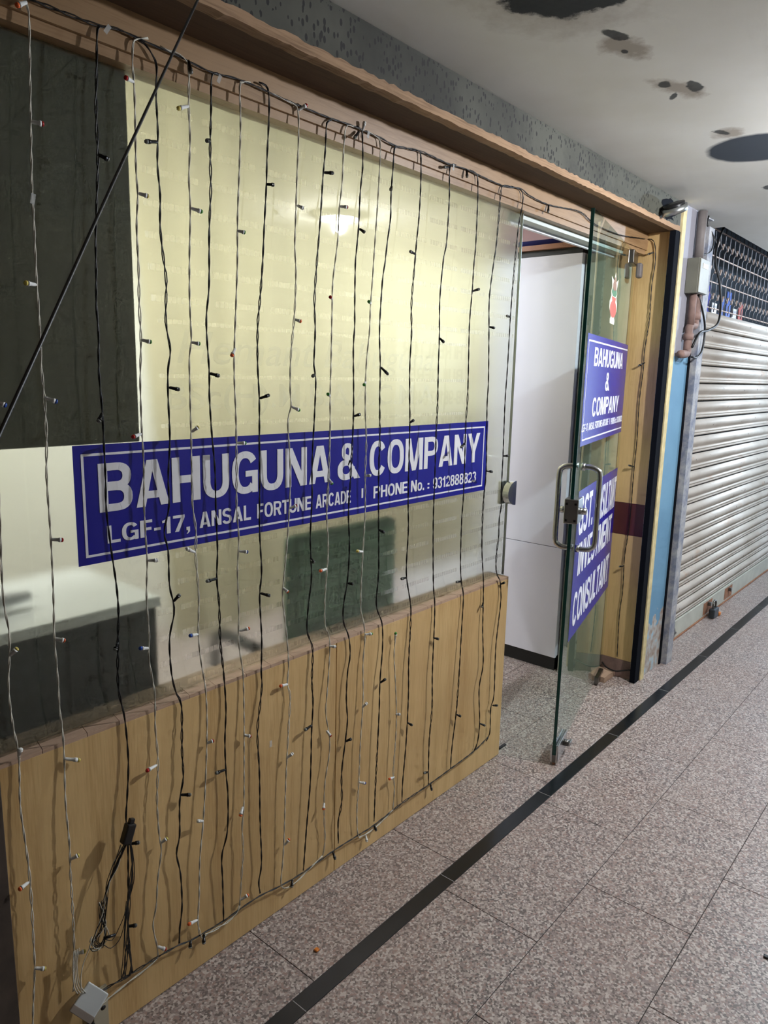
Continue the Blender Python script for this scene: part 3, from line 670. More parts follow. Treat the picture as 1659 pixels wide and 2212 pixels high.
# sticker of a festive pot
ks = on_door('pot_sticker', 'small sticker of a red pot with coconut and leaves on the glass door', 'sticker')
def blob(name, pts, mat, off):
    D(poly(name, [(x, off, z) for x, z in pts], (0, -.0004, 0), mat), ks)
def ell(cx, cz, rx, rz, n=18): return [(cx+rx*math.cos(2*math.pi*i/n), cz+rz*math.sin(2*math.pi*i/n)) for i in range(n)]
cx = .505
outl = [(cx-.05, 1.728), (cx+.05, 1.728), (cx+.055, 1.745), (cx+.04, 1.755), (cx+.085, 1.785), (cx+.09, 1.81), (cx+.06, 1.835), (cx+.07, 1.85), (cx+.055, 1.87), (cx+.08, 1.912), (cx+.03, 1.895), (cx+.005, 1.932), (cx-.02, 1.895), (cx-.08, 1.908), (cx-.055, 1.87), (cx-.07, 1.85), (cx-.06, 1.835), (cx-.09, 1.81), (cx-.085, 1.785), (cx-.04, 1.755), (cx-.055, 1.745)]
blob('backing', outl, 'sticker_white', -.0063)
blob('pot', ell(cx, 1.787, .075, .034), 'sticker_red', -.0069); blob('pot_neck', [(cx-.035, 1.818), (cx+.035, 1.818), (cx+.05, 1.834), (cx-.05, 1.834)], 'sticker_red', -.00695)
blob('leaves', [(cx-.062, 1.85), (cx-.03, 1.837), (cx+.03, 1.837), (cx+.062, 1.85), (cx+.045, 1.868), (cx, 1.858), (cx-.045, 1.868)], 'sticker_green', -.0069)
blob('coconut', [(cx-.042, 1.862), (cx, 1.858), (cx+.042, 1.862), (cx+.036, 1.886), (cx+.008, 1.912), (cx-.008, 1.912), (cx-.036, 1.886)], 'sticker_brown', -.0069)

# ================================================================== ROLLING SHUTTER OF THE NEXT SHOP
rs = tag(empty('rolling_shutter', (5.9, -.05, 0)), 'rusty off white rolling shutter with a steel grille top', 'shutter')
X0, X1, PIT = 3.906, 8.4, .0985
prof = [(-.030, 0), (-.033, .005), (-.054, .006), (-.058, .010), (-.058, .016), (-.052, .019), (-.057, .022), (-.056, .029), (-.049, .033)]
for i in range(13): a = math.pi*i/12; prof.append((-.046-.022*math.sin(a), .035+.0600*i/12))
bm = bmesh.new(); prev = None
fr_ = [bm.verts.new((X0, y, z)) for y, z in prof]; bk_ = [bm.verts.new((X1, y, z)) for y, z in prof]
f2_ = [bm.verts.new((X0, y+.0035, z)) for y, z in prof]; b2_ = [bm.verts.new((X1, y+.0035, z)) for y, z in prof]
for i in range(len(prof)-1):
    bm.faces.new((fr_[i], bk_[i], bk_[i+1], fr_[i+1])); bm.faces.new((f2_[i], f2_[i+1], b2_[i+1], b2_[i])); bm.faces.new((fr_[i], fr_[i+1], f2_[i+1], f2_[i]))
bmesh.ops.recalc_face_normals(bm, faces=bm.faces)
slat_me = from_bm(bm, 'slat', True); slat_me.materials.append(MATS['shutter_paint'])
for i in range(18):
    o = bpy.data.objects.new('slat', slat_me); C.objects.link(o); o.location = (0, 0, .115+i*PIT); P(o, rs)
P(box('bottom_rail', X0, X1, -.062, -.045, .010, .114, 'rail_paint', bev=.002), rs)
P(box('rail_foot', X0, X1, -.068, -.045, .001, .0095, 'shutter_rust'), rs)
for x in (4.86, 5.32):
    P(box('rust_patch', x-.09, x+.09, -.0635, -.0622, .02, .10, 'shutter_rust'), rs)
    P(box('staple', x-.012, x+.012, -.085, -.0637, .07, .094, 'steel_dark', bev=.003), rs)
pl_ = tag(empty('padlock', (4.86, -.09, .002)), 'black padlock with orange tag on the shutter foot', 'padlock')
P(box('body', 4.80, 4.90, -.125, -.088, .004, .066, 'lock_black', bev=.008), pl_)
P(tube('shackle', spline([(4.822, -.106, .06), (4.822, -.106, .10), (4.85, -.106, .115), (4.878, -.106, .10), (4.878, -.106, .06)], .01), .006, 'steel_dark'), pl_)
P(box('tag', 4.905, 4.94, -.13, -.11, .002, .022, 'orange_tag', bev=.004), pl_)
# round hasp rings at the shutter foot
for i, x in enumerate((4.07, 4.17)):
    bm = bmesh.new(); n = 20; rings = []
    for j in range(n):
        a = 2*math.pi*j/n
        rings.append([bm.verts.new((x+r*math.cos(a), y, .058+r*math.sin(a))) for r, y in ((.038, -.078), (.018, -.078), (.018, -.0715), (.038, -.0715))])
    for j in range(n):
        a, b = rings[j], rings[(j+1) % n]
        for q in range(4): bm.faces.new((a[q], a[(q+1) % 4], b[(q+1) % 4], b[q]))
    bm_box(bm, x+.03, x+.062, -.078, -.0625, .046, .056)
    P(link('hasp_ring', from_bm(bm, 'hasp'), 'steel_dark'), rs)
# steel grille: rods with bent links
gz0, gz1 = .115+18*PIT, 2.42; nc = 30; pitch = .09
bm = bmesh.new()
def rod_path(x, flip):
    pts = []; z = gz0-.012
    for r_ in range(4):
        zb = gz0+r_*.135
        pts += [(x, -.052, zb), (x, -.052, zb+.05), (x+.013, -.060, zb+.073), (x, -.052, zb+.096)]
    return pts
tube_into(bm, rod_path(0, 0)+[(0, -.052, gz1)], .0030, 5); rod_me = from_bm(bm, 'rod', True); rod_me.materials.append(MATS['grille_steel'])
for i in range(nc):
    o = bpy.data.objects.new('grille_rod', rod_me); C.objects.link(o); o.location = (X0+.03+i*pitch, 0, 0); P(o, rs)
bm = bmesh.new(); bm_box(bm, 0, .078, -.055, -.049, -.003, .003); ln_me = from_bm(bm, 'link'); ln_me.materials.append(MATS['grille_edge'])
for r_ in range(8):
    zb = gz0+.018+(r_//2)*.135+(r_ % 2)*.098
    if r_ % 2: continue
    for i in range(nc-1):
        o = bpy.data.objects.new('grille_link', ln_me); C.objects.link(o); o.location = (X0+.036+i*pitch, 0, zb); P(o, rs)
bm = bmesh.new(); bm_box(bm, 0, .008, -.066, -.058, -.017, .017); bmesh.ops.rotate(bm, verts=bm.verts, cent=(.005, 0, 0), matrix=Matrix.Rotation(.5, 3, 'Y')); kn_me = from_bm(bm, 'knuckle'); kn_me.materials.append(MATS['grille_edge'])
for r_ in range(3):
    for i in range(nc-1):
        o = bpy.data.objects.new('grille_knuckle', kn_me); C.objects.link(o); o.location = (X0+.046+i*pitch, 0, gz0+.078+r_*.135); P(o, rs)
# papers seen through the grille
cols = ['sign_white', 'sign_white', 'sticker_green', 'sticker_red', 'sign_white', 'blue_fabric', 'sign_white', 'led_b', 'led_b', 'sign_white', 'sticker_red']
for i, c_ in enumerate(cols):
    x = 4.25+i*.155
    o = box('pinned_notice', x, x+.10, .20, .204, 1.86, 2.02+.05*(i % 3), c_); tag(o, {'sign_white': 'white', 'sticker_green': 'green', 'sticker_red': 'red', 'blue_fabric': 'violet blue', 'led_b': 'bright blue'}[c_]+' paper notice in the dark behind the steel grille', 'notice', 'notices behind the grille')
rail = struct(box('trim_15', 4.1, 6.2, .20, .24, 1.80, 1.8595, 'shelf_wood'), 'shelf rail behind the grille')

# ================================================================== ELECTRICS ON THE PIER
jb = tag(empty('junction_box', (3.72, -.13, 1.92)), 'grey metal junction box on the pier beside the shutter', 'box')
P(box('body', 3.655, 3.792, -.188, -.1305, 1.915, 2.075, 'junction_grey', bev=.003), jb)
P(box('cover', 3.657, 3.790, -.194, -.1885, 1.918, 2.072, 'junction_light', bev=.002), jb)
P(box('label_plate', 3.69, 3.765, -.1955, -.1945, 2.03, 2.052, 'bracket_beige'), jb)
tag(tube('conduit_pipe', [(3.735, -.155, 2.077), (3.735, -.155, 2.295)], .022, 'pipe_grey', sides=12), 'grey conduit pipe rising from the junction box to the ceiling', 'pipe')
cp = tag(empty('conduit_elbows', (3.66, -.15, 1.6)), 'dusty brown conduit elbows below the junction box', 'pipe')
P(tube('elbow_pipe', spline([(3.76, -.16, 1.913), (3.76, -.16, 1.80), (3.755, -.16, 1.77), (3.70, -.158, 1.765), (3.69, -.158, 1.74), (3.69, -.158, 1.66), (3.685, -.158, 1.635), (3.60, -.158, 1.63)], .012), .019, 'pipe_rust', sides=10), cp)
P(tube('branch_pipe', [(3.70, -.16, 1.913), (3.70, -.16, 1.77)], .017, 'pipe_rust', sides=10), cp)
P(tube('pipe_collar', [(3.76, -.16, 1.80), (3.76, -.16, 1.835)], .024, 'pipe_rust', sides=10), cp)
P(tube('pipe_collar', [(3.69, -.158, 1.70), (3.69, -.158, 1.73)], .024, 'pipe_rust', sides=10), cp)

# strands: key, wire colour, path points (mm), bulbs: root and tip (mm), colour
STRANDS = [
 ('S0','w',[(584,-11,2050),(561,-16,1726),(543,-18,1436),(535,-17,1219),(531,-16,1084),(537,-15,1012),(534,-14,961),(529,-13,899),(532,-12,825),(540,-8,755),(535,-10,658),(537,-13,590),(540,-15,520),(540,-16,450),(538,-17,362),(536,-17,289),(528,-15,200),(524,-14,147)],
  [(543,-18,1438,551,-24,1434,'b'),(534,-14,965,549,-20,979,'y'),(540,-8,757,542,-14,771,'w'),(538,-16,486,515,-22,484,'o'),(536,-17,289,556,-23,277,'y')]),
 ('S1','w',[(642,-7,2118),(649,-7,2097),(645,-11,2041),(638,-13,1920),(632,-15,1811),(631,-16,1745),(629,-17,1657),(629,-18,1574),(627,-18,1497),(629,-18,1445),(628,-18,1361),(624,-18,1297),(625,-17,1179),(624,-15,1063),(621,-14,978),(623,-13,885),(623,-12,828),(628,-8,770),(628,-8,718),(623,-12,617),(624,-15,528),(622,-16,457),(621,-17,364),(619,-16,271),(613,-14,176)],
  [(647,-7,2112,625,-13,2097,'o'),(638,-13,1920,659,-19,1920,'r'),(629,-17,1645,604,-23,1646,'y'),(629,-18,1445,651,-24,1436,'b'),(625,-17,1176,647,-23,1172,'r'),(622,-14,976,640,-20,968,'o'),(627,-8,715,659,-14,700,'y'),(623,-16,490,641,-22,495,'y'),(619,-16,265,642,-22,262,'y')]),
 ('S2','k',[(786,-7,2121),(775,-7,2114),(768,-11,2054),(762,-12,1973),(760,-14,1894),(754,-15,1821),(747,-16,1750),(744,-17,1684),(741,-17,1617),(742,-18,1568),(739,-18,1493),(742,-18,1417),(742,-18,1355),(742,-18,1286),(741,-17,1219),(748,-16,1133),(756,-15,1058),(758,-15,999),(754,-14,931),(751,-12,843),(755,-11,802),(765,-8,750),(767,-11,654),(759,-14,573),(753,-15,522),(754,-16,461),(749,-17,346),(745,-16,248),(751,-13,126)],
  [(760,-14,1894,780,-20,1888,'k'),(742,-18,1414,729,-24,1396,'k'),(754,-14,933,743,-20,918,'k'),(755,-16,457,780,-22,451,'k'),(743,-16,255,764,-22,248,'k')]),
 ('S3','w',[(880,-7,2133),(855,-7,2123),(847,-7,2112),(844,-7,2079),(843,-12,2022),(841,-13,1952),(839,-14,1880),(840,-15,1837),(835,-15,1777),(835,-16,1695),(833,-17,1634),(833,-18,1557),(828,-18,1478),(827,-18,1383),(828,-18,1341),(828,-18,1278),(826,-17,1225),(828,-16,1140),(829,-16,1092),(825,-15,1019),(828,-14,929),(826,-13,874),(838,-11,785),(838,-8,709),(839,-12,625),(831,-15,527),(832,-17,440),(836,-17,398),(824,-17,331),(818,-16,263),(808,-15,215),(817,-14,153),(819,-13,122)],
  [(843,-11,2043,820,-17,2044,'r'),(841,-15,1841,861,-21,1838,'y'),(833,-18,1559,854,-24,1555,'g'),(826,-18,1369,800,-24,1363,'r'),(830,-16,1097,852,-22,1094,'w'),(826,-13,898,800,-19,907,'b'),(837,-12,614,804,-18,614,'r'),(834,-17,418,851,-23,427,'y'),(818,-14,152,837,-20,134,'r')]),
 ('S4','k',[(860,-7,2124),(875,-7,2119),(890,-7,2104),(897,-7,2087),(891,-11,2036),(891,-13,1964),(887,-14,1905),(891,-14,1847),(888,-15,1786),(893,-16,1722),(897,-17,1680),(893,-17,1598),(901,-18,1541),(894,-18,1502),(892,-18,1447),(893,-18,1354),(886,-18,1273),(886,-17,1207),(872,-17,1153),(881,-16,1110),(882,-15,1032),(891,-14,990),(892,-14,960),(879,-13,904),(882,-12,820),(896,-8,765),(908,-8,733),(903,-12,626),(903,-14,555),(890,-16,500),(886,-17,412),(876,-17,369),(885,-17,309),(887,-16,221),(880,-14,161),(878,-13,121)],
  [(891,-13,1947,857,-19,1939,'k'),(894,-18,1464,918,-24,1459,'k'),(891,-14,990,906,-20,1006,'k'),(893,-15,514,919,-21,505,'k')]),
 ('S5','w',[(906,-7,2126),(951,-7,2125),(967,-7,2120),(973,-7,2110),(967,-11,2033),(967,-13,1968),(961,-14,1891),(962,-15,1835),(956,-16,1731),(953,-17,1644),(954,-18,1563),(948,-18,1530),(947,-18,1447),(947,-18,1361),(946,-18,1268),(946,-17,1211),(955,-16,1138),(952,-16,1091),(959,-14,989),(956,-13,895),(963,-12,822),(976,-8,749),(976,-10,658),(966,-15,540),(954,-17,421),(941,-17,321),(937,-15,213),(932,-14,149),(941,-12,98),(950,-12,94),(981,-12,91),(1022,-12,88),(1052,-12,95),(1064,-12,113)],
  [(967,-11,2034,934,-17,2019,'y'),(962,-15,1835,989,-21,1831,'g'),(954,-18,1560,973,-24,1557,'g'),(948,-18,1367,964,-24,1379,'y'),(952,-16,1093,923,-22,1109,'w'),(956,-13,896,927,-19,901,'b'),(972,-12,614,989,-18,616,'r'),(954,-17,416,932,-23,430,'w'),(932,-14,153,899,-20,163,'o')]),
 ('S6','k',[(1045,-7,2120),(1031,-7,2114),(1027,-7,2086),(1023,-11,2043),(1017,-13,1964),(1016,-14,1886),(1009,-15,1796),(1004,-17,1682),(996,-17,1624),(995,-17,1582),(999,-18,1497),(998,-18,1447),(1002,-18,1366),(1009,-18,1278),(1010,-17,1192),(1013,-16,1088),(1010,-15,1019),(1016,-14,957),(1019,-12,858),(1030,-8,773),(1034,-9,682),(1026,-13,598),(1026,-15,514),(1030,-16,449),(1025,-17,351),(1007,-17,293),(1009,-15,216),(1012,-12,98)],
  [(1019,-12,1982,1006,-18,1976,'k'),(999,-18,1495,1023,-24,1489,'k'),(1010,-15,1020,975,-21,1021,'k'),(1024,-15,523,988,-21,530,'k')]),
 ('S7','w',[(1132,-7,2128),(1111,-7,2122),(1103,-7,2110),(1101,-11,2032),(1094,-13,1934),(1086,-15,1834),(1083,-16,1740),(1077,-17,1655),(1069,-18,1544),(1068,-18,1481),(1071,-18,1392),(1071,-18,1289),(1070,-17,1178),(1076,-16,1108),(1071,-15,1024),(1075,-13,923),(1074,-12,843),(1089,-8,754),(1089,-10,663),(1086,-13,592),(1079,-17,404),(1072,-17,340),(1075,-16,270),(1070,-15,204),(1064,-12,113)],
  [(1085,-15,1809,1101,-21,1807,'g'),(1072,-18,1553,1056,-24,1533,'o'),(1072,-18,1336,1096,-24,1335,'g'),(1076,-16,1075,1099,-22,1070,'b'),(1075,-13,873,1104,-19,874,'o'),(1084,-13,593,1104,-19,583,'r'),(1075,-17,398,1062,-23,378,'o'),(1067,-13,128,1090,-19,134,'o')]),
 ('S8','k',[(1158,-7,2135),(1178,-7,2134),(1186,-7,2119),(1186,-7,2071),(1175,-12,1978),(1172,-13,1924),(1163,-15,1832),(1156,-16,1745),(1146,-17,1661),(1139,-17,1604),(1137,-18,1516),(1141,-18,1437),(1140,-18,1318),(1141,-17,1239),(1140,-16,1118),(1146,-15,1010),(1140,-14,946),(1147,-12,833),(1148,-8,741),(1150,-8,705),(1142,-10,657),(1129,-13,580),(1132,-16,469),(1132,-17,328),(1137,-15,201),(1128,-14,147),(1134,-12,108)],
  [(1172,-13,1924,1180,-19,1924,'k'),(1141,-18,1438,1169,-24,1447,'k'),(1142,-14,955,1170,-20,943,'k')]),
 ('S9','w',[(1186,-7,2123),(1230,-7,2121),(1264,-7,2118),(1275,-7,2109),(1274,-11,2057),(1266,-13,1943),(1262,-14,1867),(1258,-15,1802),(1261,-16,1738),(1255,-17,1639),(1242,-18,1539),(1240,-18,1456),(1243,-18,1418),(1232,-18,1383),(1237,-18,1312),(1241,-17,1241),(1238,-17,1170),(1232,-16,1082),(1225,-15,1017),(1216,-14,929),(1227,-12,857),(1242,-8,745),(1237,-9,681),(1245,-11,640),(1234,-15,540),(1223,-17,401),(1218,-16,255),(1214,-14,165),(1209,-12,88),(1236,-11,66),(1272,-11,66),(1308,-11,76),(1373,-12,94)],
  [(1276,-7,2109,1300,-13,2127,'r'),(1266,-14,1895,1282,-20,1890,'w'),(1255,-17,1629,1259,-23,1627,'o'),(1243,-18,1418,1268,-24,1407,'g'),(1238,-17,1160,1259,-23,1166,'r'),(1218,-14,953,1225,-20,944,'o'),(1239,-9,679,1203,-15,686,'o'),(1227,-16,470,1247,-22,480,'w'),(1219,-15,210,1234,-21,226,'o')]),
 ('S10','k',[(1388,-7,2118),(1372,-7,2106),(1369,-7,2080),(1363,-11,2039),(1355,-12,1980),(1350,-13,1928),(1343,-14,1861),(1331,-16,1767),(1323,-17,1684),(1326,-17,1603),(1321,-18,1520),(1328,-18,1487),(1324,-18,1393),(1318,-18,1307),(1317,-17,1234),(1318,-17,1182),(1313,-16,1069),(1320,-14,962),(1310,-13,885),(1306,-12,813),(1331,-8,753),(1327,-10,661),(1329,-13,593),(1322,-15,507),(1316,-17,359),(1303,-15,212),(1295,-12,88)],
  [(1357,-12,1988,1387,-18,1992,'k'),(1326,-18,1498,1311,-24,1493,'k'),(1314,-15,1017,1317,-21,1008,'k'),(1324,-15,531,1288,-21,530,'k')]),
 ('S11','w',[(1470,-7,2123),(1448,-7,2120),(1438,-7,2107),(1428,-11,2054),(1423,-12,1974),(1413,-13,1912),(1409,-14,1851),(1403,-15,1812),(1389,-16,1732),(1386,-17,1649),(1383,-18,1522),(1381,-18,1444),(1382,-18,1347),(1379,-17,1221),(1374,-16,1129),(1382,-15,1035),(1378,-14,965),(1372,-13,880),(1377,-11,809),(1398,-8,759),(1393,-10,665),(1384,-13,602),(1379,-14,545),(1393,-16,467),(1390,-17,407),(1375,-17,333),(1373,-16,240),(1381,-13,140),(1373,-12,91)],
  [(1414,-13,1919,1439,-19,1921,'r'),(1387,-17,1689,1374,-23,1692,'r'),(1381,-18,1442,1366,-24,1448,'g'),(1379,-17,1223,1382,-23,1214,'g'),(1378,-14,973,1344,-20,974,'o'),(1396,-8,742,1418,-14,736,'w'),(1380,-16,493,1393,-22,472,'r'),(1373,-16,270,1365,-22,251,'o')]),
 ('S12','k',[(1479,-7,2126),(1499,-7,2122),(1503,-7,2101),(1501,-11,2031),(1491,-13,1967),(1486,-14,1884),(1478,-15,1822),(1474,-15,1784),(1472,-17,1676),(1473,-17,1625),(1468,-18,1568),(1472,-18,1434),(1471,-18,1343),(1465,-17,1213),(1460,-16,1118),(1467,-15,1021),(1463,-13,924),(1449,-12,852),(1451,-11,800),(1477,-8,748),(1483,-9,689),(1471,-11,641),(1464,-14,561),(1468,-16,494),(1460,-17,435),(1445,-17,333),(1448,-16,236),(1436,-14,176),(1440,-12,100)],
  [(1488,-14,1877,1498,-20,1871,'k'),(1473,-18,1387,1495,-24,1393,'k'),(1464,-13,914,1481,-19,909,'k'),(1460,-17,428,1481,-23,431,'k'),(1502,-7,2119,1504,-13,2143,'w'),(1490,-7,2116,1463,-13,2090,'k')]),
 ('S13','w',[(1515,-7,2123),(1555,-7,2121),(1571,-7,2113),(1574,-7,2068),(1560,-13,1938),(1553,-14,1868),(1542,-16,1748),(1535,-17,1682),(1533,-17,1615),(1521,-18,1525),(1520,-18,1410),(1527,-18,1317),(1526,-17,1226),(1530,-16,1109),(1525,-15,1011),(1522,-12,835),(1542,-8,772),(1548,-8,723),(1538,-11,647),(1537,-15,536),(1526,-17,397),(1523,-16,267),(1519,-14,169),(1529,-11,81),(1545,-11,68),(1590,-10,63),(1646,-11,71),(1699,-12,88)],
  [(1537,-17,1690,1520,-23,1695,'g'),(1520,-18,1481,1506,-24,1471,'g'),(1526,-17,1218,1545,-23,1218,'w'),(1525,-15,996,1488,-21,1006,'y'),(1547,-8,737,1576,-14,733,'g'),(1533,-15,509,1551,-21,522,'w'),(1523,-16,268,1549,-22,254,'b'),(1567,-10,61,1568,-16,39,'w')]),
 ('S13b','w',[(1692,-9,690),(1684,-12,631),(1691,-14,546),(1697,-16,459),(1698,-17,363),(1691,-16,227),(1702,-14,165),(1699,-12,88)],
  [(1689,-9,679,1686,-15,709,'g'),(1693,-17,431,1709,-23,427,'w'),(1699,-15,208,1656,-21,218,'o')]),
 ('S14','k',[(1660,-7,2118),(1636,-7,2112),(1631,-7,2097),(1624,-11,2057),(1617,-12,1991),(1616,-13,1926),(1604,-14,1864),(1595,-15,1808),(1584,-16,1753),(1575,-17,1626),(1580,-18,1527),(1581,-18,1433),(1585,-18,1314),(1585,-17,1201),(1592,-15,1050),(1599,-13,922),(1593,-12,819),(1626,-8,751),(1629,-10,674),(1616,-14,570),(1613,-16,480),(1608,-17,365),(1604,-15,210),(1605,-12,92)],
  [(1619,-12,2008,1608,-18,1995,'k'),(1582,-18,1522,1612,-24,1500,'k'),(1592,-15,1052,1613,-21,1040,'k'),(1616,-14,562,1638,-20,571,'k')]),
 ('S15','k',[(1709,-7,2124),(1741,-7,2127),(1751,-7,2112),(1749,-11,2039),(1743,-13,1948),(1734,-14,1883),(1729,-15,1839),(1716,-16,1706),(1719,-17,1626),(1714,-18,1530),(1718,-18,1431),(1722,-18,1357),(1727,-16,1137),(1734,-15,1029),(1732,-13,923),(1738,-12,867),(1766,-8,778),(1769,-8,719),(1759,-13,582),(1759,-16,467),(1753,-17,307),(1745,-14,167),(1747,-12,94)],
  [(1731,-15,1845,1688,-21,1849,'k'),(1719,-18,1360,1725,-24,1366,'k'),(1735,-13,876,1699,-19,880,'k'),(1759,-17,377,1777,-23,363,'k')]),
 ('S16','k',[(1924,-7,2130),(1898,-7,2124),(1892,-7,2098),(1889,-12,2020),(1880,-14,1891),(1869,-14,1857),(1854,-16,1733),(1857,-17,1615),(1856,-18,1534),(1859,-18,1404),(1857,-18,1326),(1860,-17,1176),(1863,-15,1038),(1879,-12,838),(1898,-8,747),(1897,-10,658),(1889,-15,513),(1892,-17,381),(1884,-16,255),(1894,-12,93)],
  [(1889,-7,2116,1853,-13,2107,'k'),(1857,-17,1616,1876,-23,1603,'k'),(1892,-11,634,1917,-17,624,'k'),(1889,-13,142,1851,-19,157,'k')]),
 ('S17','k',[(1999,-7,2130),(2033,-7,2129),(2045,-7,2110),(2044,-11,2048),(2041,-13,1914),(2034,-14,1853),(2028,-16,1770),(2019,-17,1670),(2022,-18,1538),(2025,-18,1428),(2021,-18,1347),(2026,-17,1217),(2029,-16,1103),(2026,-15,1015),(2035,-12,866),(2048,-11,792),(2068,-8,738),(2060,-12,616),(2051,-16,463),(2044,-17,345),(2039,-17,291),(2028,-14,174),(2028,-12,96)],
  [(2028,-16,1771,2064,-22,1782,'k'),(2023,-18,1285,1980,-24,1265,'k'),(2044,-11,800,1996,-17,807,'k'),(2044,-17,304,2065,-23,290,'k')]),
 ('S18','k',[(2249,-7,2132),(2199,-7,2125),(2184,-7,2106),(2174,-11,2046),(2162,-13,1931),(2149,-14,1868),(2131,-16,1758),(2137,-17,1650),(2147,-18,1484),(2146,-18,1399),(2162,-17,1183),(2157,-15,1059),(2165,-13,904),(2194,-8,773),(2200,-9,677),(2199,-13,580),(2209,-16,447),(2188,-17,355),(2207,-15,207),(2201,-13,129),(2182,-12,103)],
  [(2138,-17,1667,2163,-23,1664,'k'),(2162,-17,1178,2201,-23,1172,'k'),(2200,-9,689,2183,-15,672,'k'),(2210,-15,206,2249,-21,182,'k')]),
 ('S19','k',[(2249,-7,2132),(2301,-7,2135),(2324,-7,2124),(2328,-7,2092),(2300,-12,2011),(2284,-14,1870),(2272,-16,1713),(2267,-18,1531),(2263,-18,1415),(2270,-17,1235),(2273,-16,1123),(2280,-15,1042),(2273,-14,993),(2276,-13,919),(2269,-13,871),(2270,-12,814),(2289,-8,772),(2311,-8,748),(2323,-8,698),(2320,-11,650),(2294,-16,489),(2298,-17,295),(2281,-16,244),(2288,-13,135),(2265,-12,111)],
  [(2273,-16,1708,2229,-22,1711,'k'),(2271,-17,1223,2300,-23,1222,'k'),(2316,-8,732,2339,-14,736,'k'),(2293,-16,251,2322,-22,243,'k')]),
 ('HDR','k',[(649,-7,2120),(658,-7,2119),(715,-7,2119),(774,-7,2120),(812,-7,2127),(854,-7,2126),(898,-7,2124),(951,-7,2123),(978,-7,2120),(1031,-7,2117),(1081,-7,2123),(1132,-7,2125),(1186,-7,2123),(1240,-7,2121),(1305,-7,2120),(1383,-7,2120),(1462,-7,2123),(1508,-7,2122),(1574,-7,2121),(1636,-7,2116),(1750,-7,2127),(1888,-7,2124),(1976,-7,2129),(2038,-7,2127),(2194,-7,2124),(2310,-7,2137),(2368,-7,2127),(2511,-7,2122),(2756,-7,2141),(2867,-7,2123),(2969,-7,2115),(3167,-7,2116),(3388,-7,2136),(3431,-7,2140)],
  [(972,-7,2123,974,-13,2096,'k'),(2511,-7,2122,2500,-13,2091,'k'),(1981,-7,2129,1977,-13,2103,'k')]),
 ('BASE','k',[(665,-13,134),(721,-13,126),(753,-13,124),(819,-13,122),(879,-13,116),(911,-12,106),(1006,-12,99),(1068,-12,101),(1134,-12,100),(1209,-12,88),(1291,-11,81),(1421,-11,84),(1525,-11,80),(1604,-11,77),(1747,-12,89),(1889,-12,90),(2031,-12,95),(2182,-12,103),(2277,-13,124)],
  [(911,-12,108,905,-18,92,'k'),(951,-12,101,945,-18,76,'k'),(1253,-11,83,1245,-17,63,'k'),(1417,-11,83,1422,-17,56,'k'),(1606,-11,78,1612,-17,56,'k'),(1905,-12,92,1909,-18,64,'k')]),
 ('WLEAD','w',[(819,-13,122),(792,-12,111),(744,-12,107),(698,-12,100),(659,-12,95)],
  []),
 ('PIL','k',[(3482,13,2149),(3482,-29,2135),(3482,-45,2050),(3482,-38,1938),(3482,-41,1787),(3482,-31,1634),(3482,-33,1557),(3482,-27,1399),(3482,-32,1220),(3482,-30,1057),(3482,-31,808),(3482,-21,633),(3482,-26,461),(3482,-20,328),(3482,-27,106)],
  [(3478,-37,2085,3472,-10,2078,'k'),(3478,-41,1587,3472,-7,1569,'k'),(3478,-31,1089,3472,-3,1094,'k'),(3478,-26,590,3472,0,581,'k')]),
]

# cables by the junction box
c = [(3.745, -.17, 1.913), (3.78, -.185, 1.84), (3.84, -.185, 1.76), (3.83, -.185, 1.66), (3.76, -.185, 1.62), (3.70, -.18, 1.62)]
tag(tube('thin_cable', spline(c, .02), .005, 'black_wire', sides=6), 'dark cable drooping from the junction box to the conduit elbow', 'cable')
c = [(3.69, -.18, 1.665), (3.75, -.19, 1.735), (3.86, -.195, 1.755), (4.02, -.19, 1.80), (4.12, -.165, 1.90), (4.14, -.14, 2.02), (4.14, -.11, 2.12), (4.18, -.10, 2.22), (4.30, -.09, 2.33)]
tag(tube('loop_cable', spline(c, .02), .006, 'black_wire', sides=8), 'dark cable looping over the shutter up into the grille', 'cable')
c = [(3.77, -.15, 2.10), (3.86, -.17, 2.13), (3.88, -.17, 2.20), (3.83, -.15, 2.25), (3.87, -.14, 2.298)]
tag(tube('ceiling_cable', spline(c, .02), .0035, 'black_wire', sides=6), 'thin dark cable curling beside the conduit pipe', 'cable')

# spot lamp hanging in the hole at the end of the beam
sp_ = tag(empty('spot_lamp', (3.36, -.15, 2.22)), 'silver rimmed spot lamp hanging from a dark hole in the beam', 'lamp')
ax = Vector((.42, -.12, -.90)).normalized(); ctr = Vector((3.265, -.188, 2.228))
P(tube('rim', [ctr, ctr+ax*.026], .052, 'aluminium', sides=28), sp_)
P(tube('can', [ctr-ax*.012, ctr], .044, 'dark_plastic', sides=24), sp_)
P(tube('lens', [ctr+ax*.0262, ctr+ax*.028], .044, 'dark_plastic', sides=24), sp_)
bm = bmesh.new(); n = 22
vs = [bm.verts.new((3.345+(.085+.02*math.sin(i*2.1)+.012*math.sin(i*3.7))*math.cos(2*math.pi*i/n), -.1362, 2.238+(.043+.006*math.sin(i*1.7))*math.sin(2*math.pi*i/n))) for i in range(n)]
bm.faces.new(vs); bmesh.ops.recalc_face_normals(bm, faces=bm.faces)
P(link('dark_hole_patch', from_bm(bm, 'hole'), 'dark_void'), sp_)  # flat near-black patch; the darkness inside the hole is only colour
